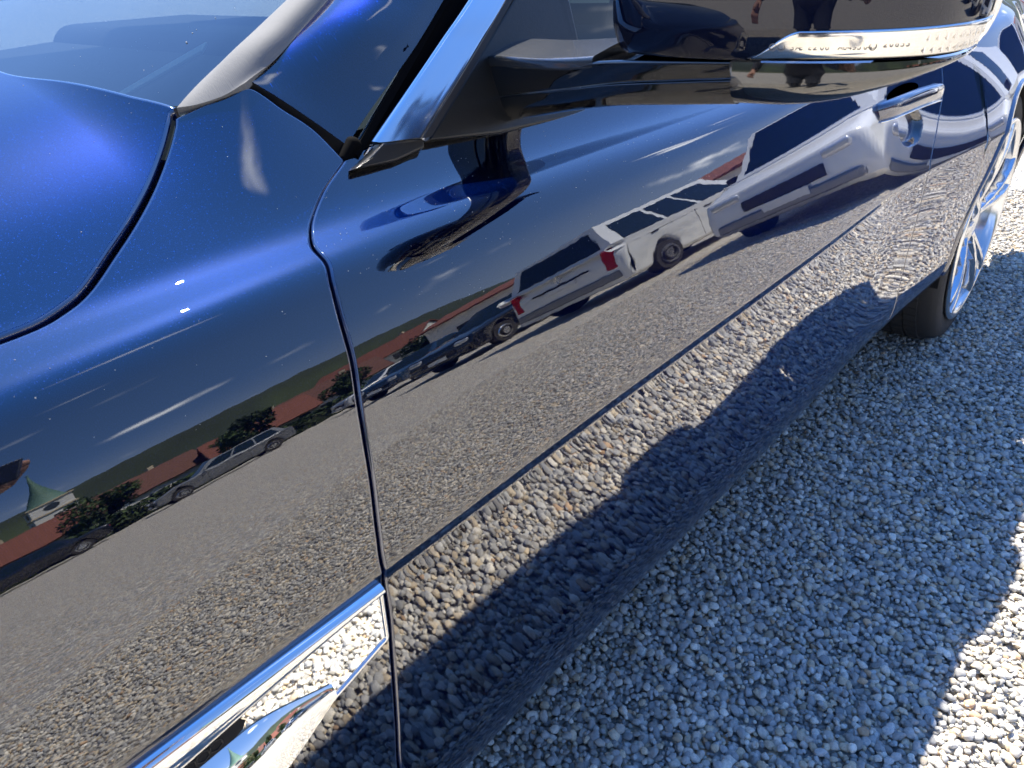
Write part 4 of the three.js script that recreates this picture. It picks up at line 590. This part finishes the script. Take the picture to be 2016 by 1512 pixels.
const leafG = new THREE.PlaneGeometry(0.11, 0.07), leafM = std({ color: 0xffffff, roughness: 0.8, side: THREE.DoubleSide }); M.bark = std({ color: lin(0.08, 0.06, 0.045), roughness: 1 });
tree(9, 47, 4.6, 2.2, 'round green tree in front of the brown roofed white house'); tree(20.5, 52, 5.6, 2.6, 'tall green tree left of the small cream house'); tree(26.5, 46, 4.2, 2.1, 'short green tree right of the small cream house'); tree(-1.5, 50, 4.4, 2.0, 'green tree in front of the red roofed house by the church'); tree(37, 50, 4.8, 2.3, 'bushy green tree below the white gabled house');
house([30, -0.03, 14.5], 1.05, 30, 8, 3.0, 0.8, M.render, M.tile, 'low long building with red roof behind the parked white vehicles', 8);
{ // church tower with green spire
  const t = tag(base('church_tower', [14.2, -0.03, 95]), 'white church tower with pointed green copper spire', 'church tower');
  mesh('tower', new THREE.BoxGeometry(4.4, 13.2, 4.4).translate(0, 6.6, 0), M.render, t);
  mesh('cornice', new THREE.BoxGeometry(4.8, 0.35, 4.8).translate(0, 10.3, 0), M.cream, t); mesh('cornice', new THREE.BoxGeometry(4.9, 0.3, 4.9).translate(0, 13.3, 0), M.cream, t);
  const sp = new THREE.LatheGeometry([[2.5, 13.4], [1.9, 14.4], [1.35, 16.4], [0.9, 19.6], [0.42, 24], [0.05, 30]].map((q) => new THREE.Vector2(...q)), 8); sp.rotateY(Math.PI / 8); const s = mesh('spire', sp, M.copper, t);
  mesh('finial', new THREE.SphereGeometry(0.25, 10, 8).translate(0, 30, 0), M.copper, s);
  for (const [x, z, ry] of [[0, -2.22, 0], [2.22, 0, Math.PI / 2], [-2.22, 0, Math.PI / 2]]) { const c = new THREE.CylinderGeometry(0.85, 0.85, 0.1, 28); c.rotateX(Math.PI / 2); c.rotateY(ry); const dial = mesh('clock_face', c.translate(x, 11.8, z), M.pane, t); const l = new THREE.BoxGeometry(0.7, 1.6, 0.1); l.rotateY(ry); mesh('louvre', l.translate(x, 8.4, z), M.pane, t); }
}
{ // hedge: leafy clumps along a line
  const leaf = new THREE.PlaneGeometry(0.11, 0.07), hm = std({ color: 0xffffff, roughness: 0.8, side: THREE.DoubleSide }), n = 14000, im = new THREE.InstancedMesh(leaf, hm, n), m4 = new THREE.Matrix4(), q = new THREE.Quaternion(), e = new THREE.Euler(), c = new THREE.Color();
  im.name = 'hedge'; for (let i = 0; i < n; i++) { const x = rr(-14, 34), z = 29 + rr(-0.7, 0.7) + 0.3 * Math.sin(x), top = 1.05 + 0.35 * fbm(x * 0.5, 3, 1, 3), y = top * Math.pow(rnd(), 0.7); e.set(rr(0, 6), rr(0, 6), rr(0, 6)); const k = rr(1.2, 2.6); im.setMatrixAt(i, m4.compose(V(x, y, z), q.setFromEuler(e), V(k, k, k))); const g = rr(0.6, 1.3); im.setColorAt(i, c.setRGB(0.045 * g, 0.075 * g, 0.022 * g)); }
  tag(im, 'clipped green hedge running behind the far row of parked cars', 'hedge', null, 'stuff'); im.castShadow = true; scene.add(im);
  mesh('hedge_bank', new THREE.BoxGeometry(48, 0.8, 0.7).translate(10, 0.38, 29), std({ color: lin(0.02, 0.03, 0.012), roughness: 1 })).userData.kind = 'structure';
}
{ // wooded hills, one sheet
  const g = new THREE.PlaneGeometry(1, 1, 360, 14), p = g.attributes.position, col = [];
  for (let i = 0; i < p.count; i++) { const u = p.getX(i) + 0.5, v = p.getY(i) + 0.5, a = mix(-3.1, 3.1, u), R = mix(330, 760, v), deg = a * 57.3; const hgt = mix(0, 1, sstep(0, 0.75, v)) * (R * Math.tan(mix(8.2, 3.4, sstep(30, 55, Math.abs(deg - 2))) * Math.PI / 180) ) * (0.86 + 0.26 * fbm(a * 5, 1.5, 2, 4)) + 3.5 * fbm(a * 60, v * 9, 5, 2) * sstep(0, 0.2, v); p.setXYZ(i, R * Math.sin(a), hgt - 1.5, R * Math.cos(a)); const f = fbm(a * 26, v * 7, 4, 4), m = sstep(0.5, 0.62, fbm(a * 9, v * 2.4, 9, 3)) * (1 - sstep(0.45, 0.7, v)); col.push(mix(0.017, 0.034, m) * (0.6 + 0.8 * f), mix(0.027, 0.050, m) * (0.6 + 0.8 * f), mix(0.015, 0.020, m) * (0.6 + 0.8 * f)); }
  g.setAttribute('color', new THREE.Float32BufferAttribute(col, 3)); g.computeVertexNormals();
  mesh('hills', g, std({ vertexColors: true, roughness: 1, side: THREE.DoubleSide })).userData.kind = 'structure';
}
// ---------------------------------------------------------------- the photographer, mirrored in the wing: phone, hand, figure
{
  const Rt = V(1, 0, 0).applyQuaternion(camera.quaternion), Up = V(0, 1, 0).applyQuaternion(camera.quaternion), Fw = V(0, 0, -1).applyQuaternion(camera.quaternion);
  const phone = tag(base('phone', [0, 0, 0]), 'dark phone held sideways in one hand close to the wing', 'phone');
  const c = CAM.clone().addScaledVector(Rt, 0.122).addScaledVector(Up, -0.012).addScaledVector(Fw, -0.0075), fr = new THREE.Matrix4().makeBasis(Rt, Up, Fw);
  phone.position.copy(c); phone.quaternion.setFromRotationMatrix(fr);
  const scr = std({ color: lin(0.01, 0.01, 0.012), roughness: 0.1 }), bk = phy({ color: lin(0.012, 0.013, 0.017), roughness: 0.35, clearcoat: 0.5 });
  mesh('case', new RoundedBoxGeometry(0.150, 0.073, 0.0085, 5, 0.004), bk, phone); mesh('screen', new THREE.BoxGeometry(0.142, 0.066, 0.0006).translate(0, 0, -0.0045), scr, phone);
  for (const [x, y] of [[-0.047, 0.006], [-0.060, 0.008]]) { const l = new THREE.CylinderGeometry(0.0055, 0.0055, 0.0012, 24); l.rotateX(Math.PI / 2); mesh('lens', l.translate(x, y - 0.012, 0.0046), scr, phone); }
  // tapered capsules joined smoothly and meshed
  const skinOf = (bones, cell, k = 0.02) => {
    const lo = V(9, 9, 9), hi = V(-9, -9, -9); for (const [a, b, ra, rb] of bones) for (const [p, r] of [[a, ra], [b, rb]]) { lo.min(p.clone().subScalar(r + 3 * cell)); hi.max(p.clone().addScalar(r + 3 * cell)); }
    const sz = Math.max(hi.x - lo.x, hi.y - lo.y, hi.z - lo.z), n = Math.min(150, Math.ceil(sz / cell) + 4), mc = new MarchingCubes(n, M.gap, false, false, 260000); mc.isolation = 0;
    const ctr = lo.clone().add(hi).multiplyScalar(0.5), h = sz / 2 * 1.02, p = V(0, 0, 0), ab = V(0, 0, 0), ap = V(0, 0, 0);
    for (let z = 0; z < n; z++) for (let y = 0; y < n; y++) for (let x = 0; x < n; x++) {
      p.set(ctr.x + (x / n * 2 - 1) * h, ctr.y + (y / n * 2 - 1) * h, ctr.z + (z / n * 2 - 1) * h); let s = 0, dmin = 9;
      if (p.x < lo.x || p.y < lo.y || p.z < lo.z || p.x > hi.x || p.y > hi.y || p.z > hi.z) { mc.field[x + y * n + z * n * n] = -1; continue; }
      for (const [a, b, ra, rb] of bones) { ab.subVectors(b, a); ap.subVectors(p, a); const t = clamp(ap.dot(ab) / Math.max(1e-9, ab.lengthSq())); const d = ap.addScaledVector(ab, -t).length() - mix(ra, rb, t); dmin = Math.min(dmin, d); s += Math.exp(-d / k); }
      mc.field[x + y * n + z * n * n] = -(s > 0 ? -k * Math.log(s) : dmin);
    }
    mc.update(); const g = new THREE.BufferGeometry(), pos = new Float32Array(mc.count * 3); for (let i = 0; i < mc.count; i++) { pos[i * 3] = ctr.x + mc.positionArray[i * 3] * h; pos[i * 3 + 1] = ctr.y + mc.positionArray[i * 3 + 1] * h; pos[i * 3 + 2] = ctr.z + mc.positionArray[i * 3 + 2] * h; }
    g.setAttribute('position', new THREE.BufferAttribute(pos, 3)); const m = mergeVertices(g, 1e-5); m.computeVertexNormals(); return m;
  };
  const E0 = c.clone().addScaledVector(Rt, 0.075), L = (r, u, f) => E0.clone().addScaledVector(Rt, r).addScaledVector(Up, u).addScaledVector(Fw, f);
  const wrist = L(0.045, -0.085, -0.055), hand = [[wrist, L(0.026, -0.030, -0.006), 0.024, 0.019], [wrist, L(0.026, 0.008, 0.002), 0.022, 0.017], [L(0.026, -0.030, -0.004), L(0.020, 0.024, 0.006), 0.017, 0.013]];
  [[0.026, 0.085, 0.0085], [0.008, 0.10, 0.009], [-0.011, 0.095, 0.0088], [-0.029, 0.078, 0.0078]].forEach(([u, len, r], i) => { const k0 = L(0.022, u, 0.010), k1 = L(0.022 - len * 0.36, u + 0.002, 0.0205), k2 = L(0.022 - len * 0.66, u + 0.001, 0.0175), k3 = L(0.022 - len * 0.88, u - 0.001, 0.0135); hand.push([L(0.028, u * 0.7, -0.004), k0, r * 1.3, r * 1.12], [k0, k1, r * 1.1, r], [k1, k2, r, r * 0.94], [k2, k3, r * 0.94, r * 0.8]); });
  { const t0 = L(0.034, -0.045, -0.030), t1 = L(0.010, -0.030, -0.026), t2 = L(-0.020, -0.018, -0.0165), t3 = L(-0.042, -0.010, -0.0135); hand.push([wrist, t0, 0.018, 0.016], [t0, t1, 0.0145, 0.0115], [t1, t2, 0.011, 0.010], [t2, t3, 0.0098, 0.0082]); }
  // figure: standing ahead of the car's mirror, bent forward, right arm held out to the phone
  const skin = phy({ color: lin(0.42, 0.22, 0.145), roughness: 0.55, sheen: 0.2 });
  const hip = V(-1.070, 0.920, 0.650), chest = V(-0.970, 1.260, 0.550), neck = V(-0.880, 1.450, 0.470), head = V(-0.825, 1.575, 0.415), sR = V(-0.770, 1.360, 0.690), sL = V(-1.070, 1.360, 0.370), elR = V(-0.42, 1.06, 0.66), elL = V(-1.030, 1.100, 0.190), hdL = V(-0.850, 0.920, 0.090);
  const side = V(0.56, 0, 0.62).normalize(), hR = hip.clone().addScaledVector(side, 0.10), hL = hip.clone().addScaledVector(side, -0.10), kR = V(-0.950, 0.500, 0.730), kL = V(-1.130, 0.500, 0.570), aR = V(-1.050, 0.090, 0.790), aL = V(-1.210, 0.090, 0.620);
  const torso = [[hip, chest, 0.125, 0.14], [hL, hR, 0.115, 0.115], [chest, neck, 0.12, 0.062], [sL, sR, 0.075, 0.075], [hip.clone().addScaledVector(side, 0.05), chest.clone().addScaledVector(side, 0.09), 0.11, 0.115], [hip.clone().addScaledVector(side, -0.05), chest.clone().addScaledVector(side, -0.09), 0.11, 0.115]];
  const arms = [[sR, elR, 0.056, 0.043], [elR, wrist, 0.042, 0.026], [sL, elL, 0.056, 0.043], [elL, hdL, 0.042, 0.026]], legs = [[hR, kR, 0.092, 0.062], [kR, aR, 0.060, 0.04], [hL, kL, 0.092, 0.062], [kL, aL, 0.060, 0.04]];
  const headB = [[neck, head, 0.058, 0.07], [head, head.clone().add(V(0.015, 0.05, -0.014)), 0.083, 0.088], [head.clone().add(V(0.05, -0.055, -0.045)), head.clone().add(V(0.03, 0.0, -0.03)), 0.038, 0.06], [head.clone().add(V(0.078, 0.0, -0.070)), head.clone().add(V(0.062, 0.035, -0.055)), 0.012, 0.010], [head.clone().add(V(-0.04, 0.02, -0.085)), head.clone().add(V(-0.045, 0.045, -0.08)), 0.016, 0.016], [head.clone().add(V(0.09, 0.02, 0.04)), head.clone().add(V(0.08, 0.045, 0.045)), 0.016, 0.016]];
  const handL = [[hdL, hdL.clone().add(V(0.05, -0.05, -0.03)), 0.026, 0.024]]; for (let i = 0; i < 4; i++) { const o = V(0.03 - i * 0.004, -0.05 - i * 0.004, -0.045 + i * 0.018); handL.push([hdL.clone().add(o), hdL.clone().add(o).add(V(0.035, -0.045, -0.012)), 0.0095, 0.009], [hdL.clone().add(o).add(V(0.035, -0.045, -0.012)), hdL.clone().add(o).add(V(0.035, -0.085, 0.0)), 0.009, 0.0075]); } handL.push([hdL, hdL.clone().add(V(0.055, -0.02, 0.02)), 0.015, 0.011], [hdL.clone().add(V(0.055, -0.02, 0.02)), hdL.clone().add(V(0.08, -0.05, 0.015)), 0.011, 0.008]);
  const person = tag(new THREE.Group(), 'person in dark shirt and trousers leaning in with a phone in the right hand', 'person'); person.name = 'person'; scene.add(person);
  mesh('body', mergeGeometries([skinOf([...torso, ...arms, ...legs], 0.016, 0.022), skinOf(headB, 0.008, 0.012), skinOf(hand, 0.0032, 0.0035), skinOf(handL, 0.005, 0.005)]), skin, person);
  const grow = (b, d) => b.map(([a, c, ra, rb]) => [a, c, ra + d, rb + d]), cut = (a, b, t) => a.clone().lerp(b, t);
  mesh('shirt', skinOf(grow([...torso, [sR, elR, 0.058, 0.048], [elR, cut(elR, wrist, 0.72), 0.047, 0.036], [sL, elL, 0.058, 0.048], [elL, cut(elL, hdL, 0.8), 0.047, 0.036]], 0.010), 0.016, 0.025), std({ color: lin(0.015, 0.017, 0.026), roughness: 0.9 }), person);
  mesh('trousers', skinOf(grow([[hL, hR, 0.12, 0.12], [hR, kR, 0.095, 0.070], [kR, aR, 0.068, 0.056], [hL, kL, 0.095, 0.070], [kL, aL, 0.068, 0.056]], 0.010), 0.016, 0.022), std({ color: lin(0.022, 0.026, 0.038), roughness: 0.9 }), person);
  mesh('hair', skinOf([[head.clone().add(V(-0.022, 0.055, 0.02)), head.clone().add(V(0.02, 0.078, -0.02)), 0.088, 0.082], [head.clone().add(V(-0.045, 0.0, 0.04)), head.clone().add(V(-0.03, 0.05, 0.03)), 0.07, 0.085]], 0.009, 0.012), std({ color: lin(0.03, 0.02, 0.012), roughness: 0.7 }), person);
  for (const a of [aR, aL]) { const f = V(0.62, 0, -0.5).normalize(); mesh('shoe', skinOf([[a.clone().add(V(0, -0.045, 0)).addScaledVector(f, -0.05), a.clone().add(V(0, -0.055, 0)).addScaledVector(f, 0.17), 0.045, 0.034], [a, a.clone().add(V(0, -0.05, 0)), 0.045, 0.045]], 0.009, 0.012), std({ color: lin(0.02, 0.02, 0.02), roughness: 0.6 }), person); }
  for (const s of [-1, 1]) { const e = new THREE.SphereGeometry(0.012, 14, 10), q = head.clone().add(V(0.062 + s * 0.022, 0.035, -0.048 + s * 0.026)); mesh('eye', e.translate(q.x, q.y, q.z), std({ color: lin(0.5, 0.48, 0.45), roughness: 0.2 }), person); }
}
renderer.render(scene, camera);
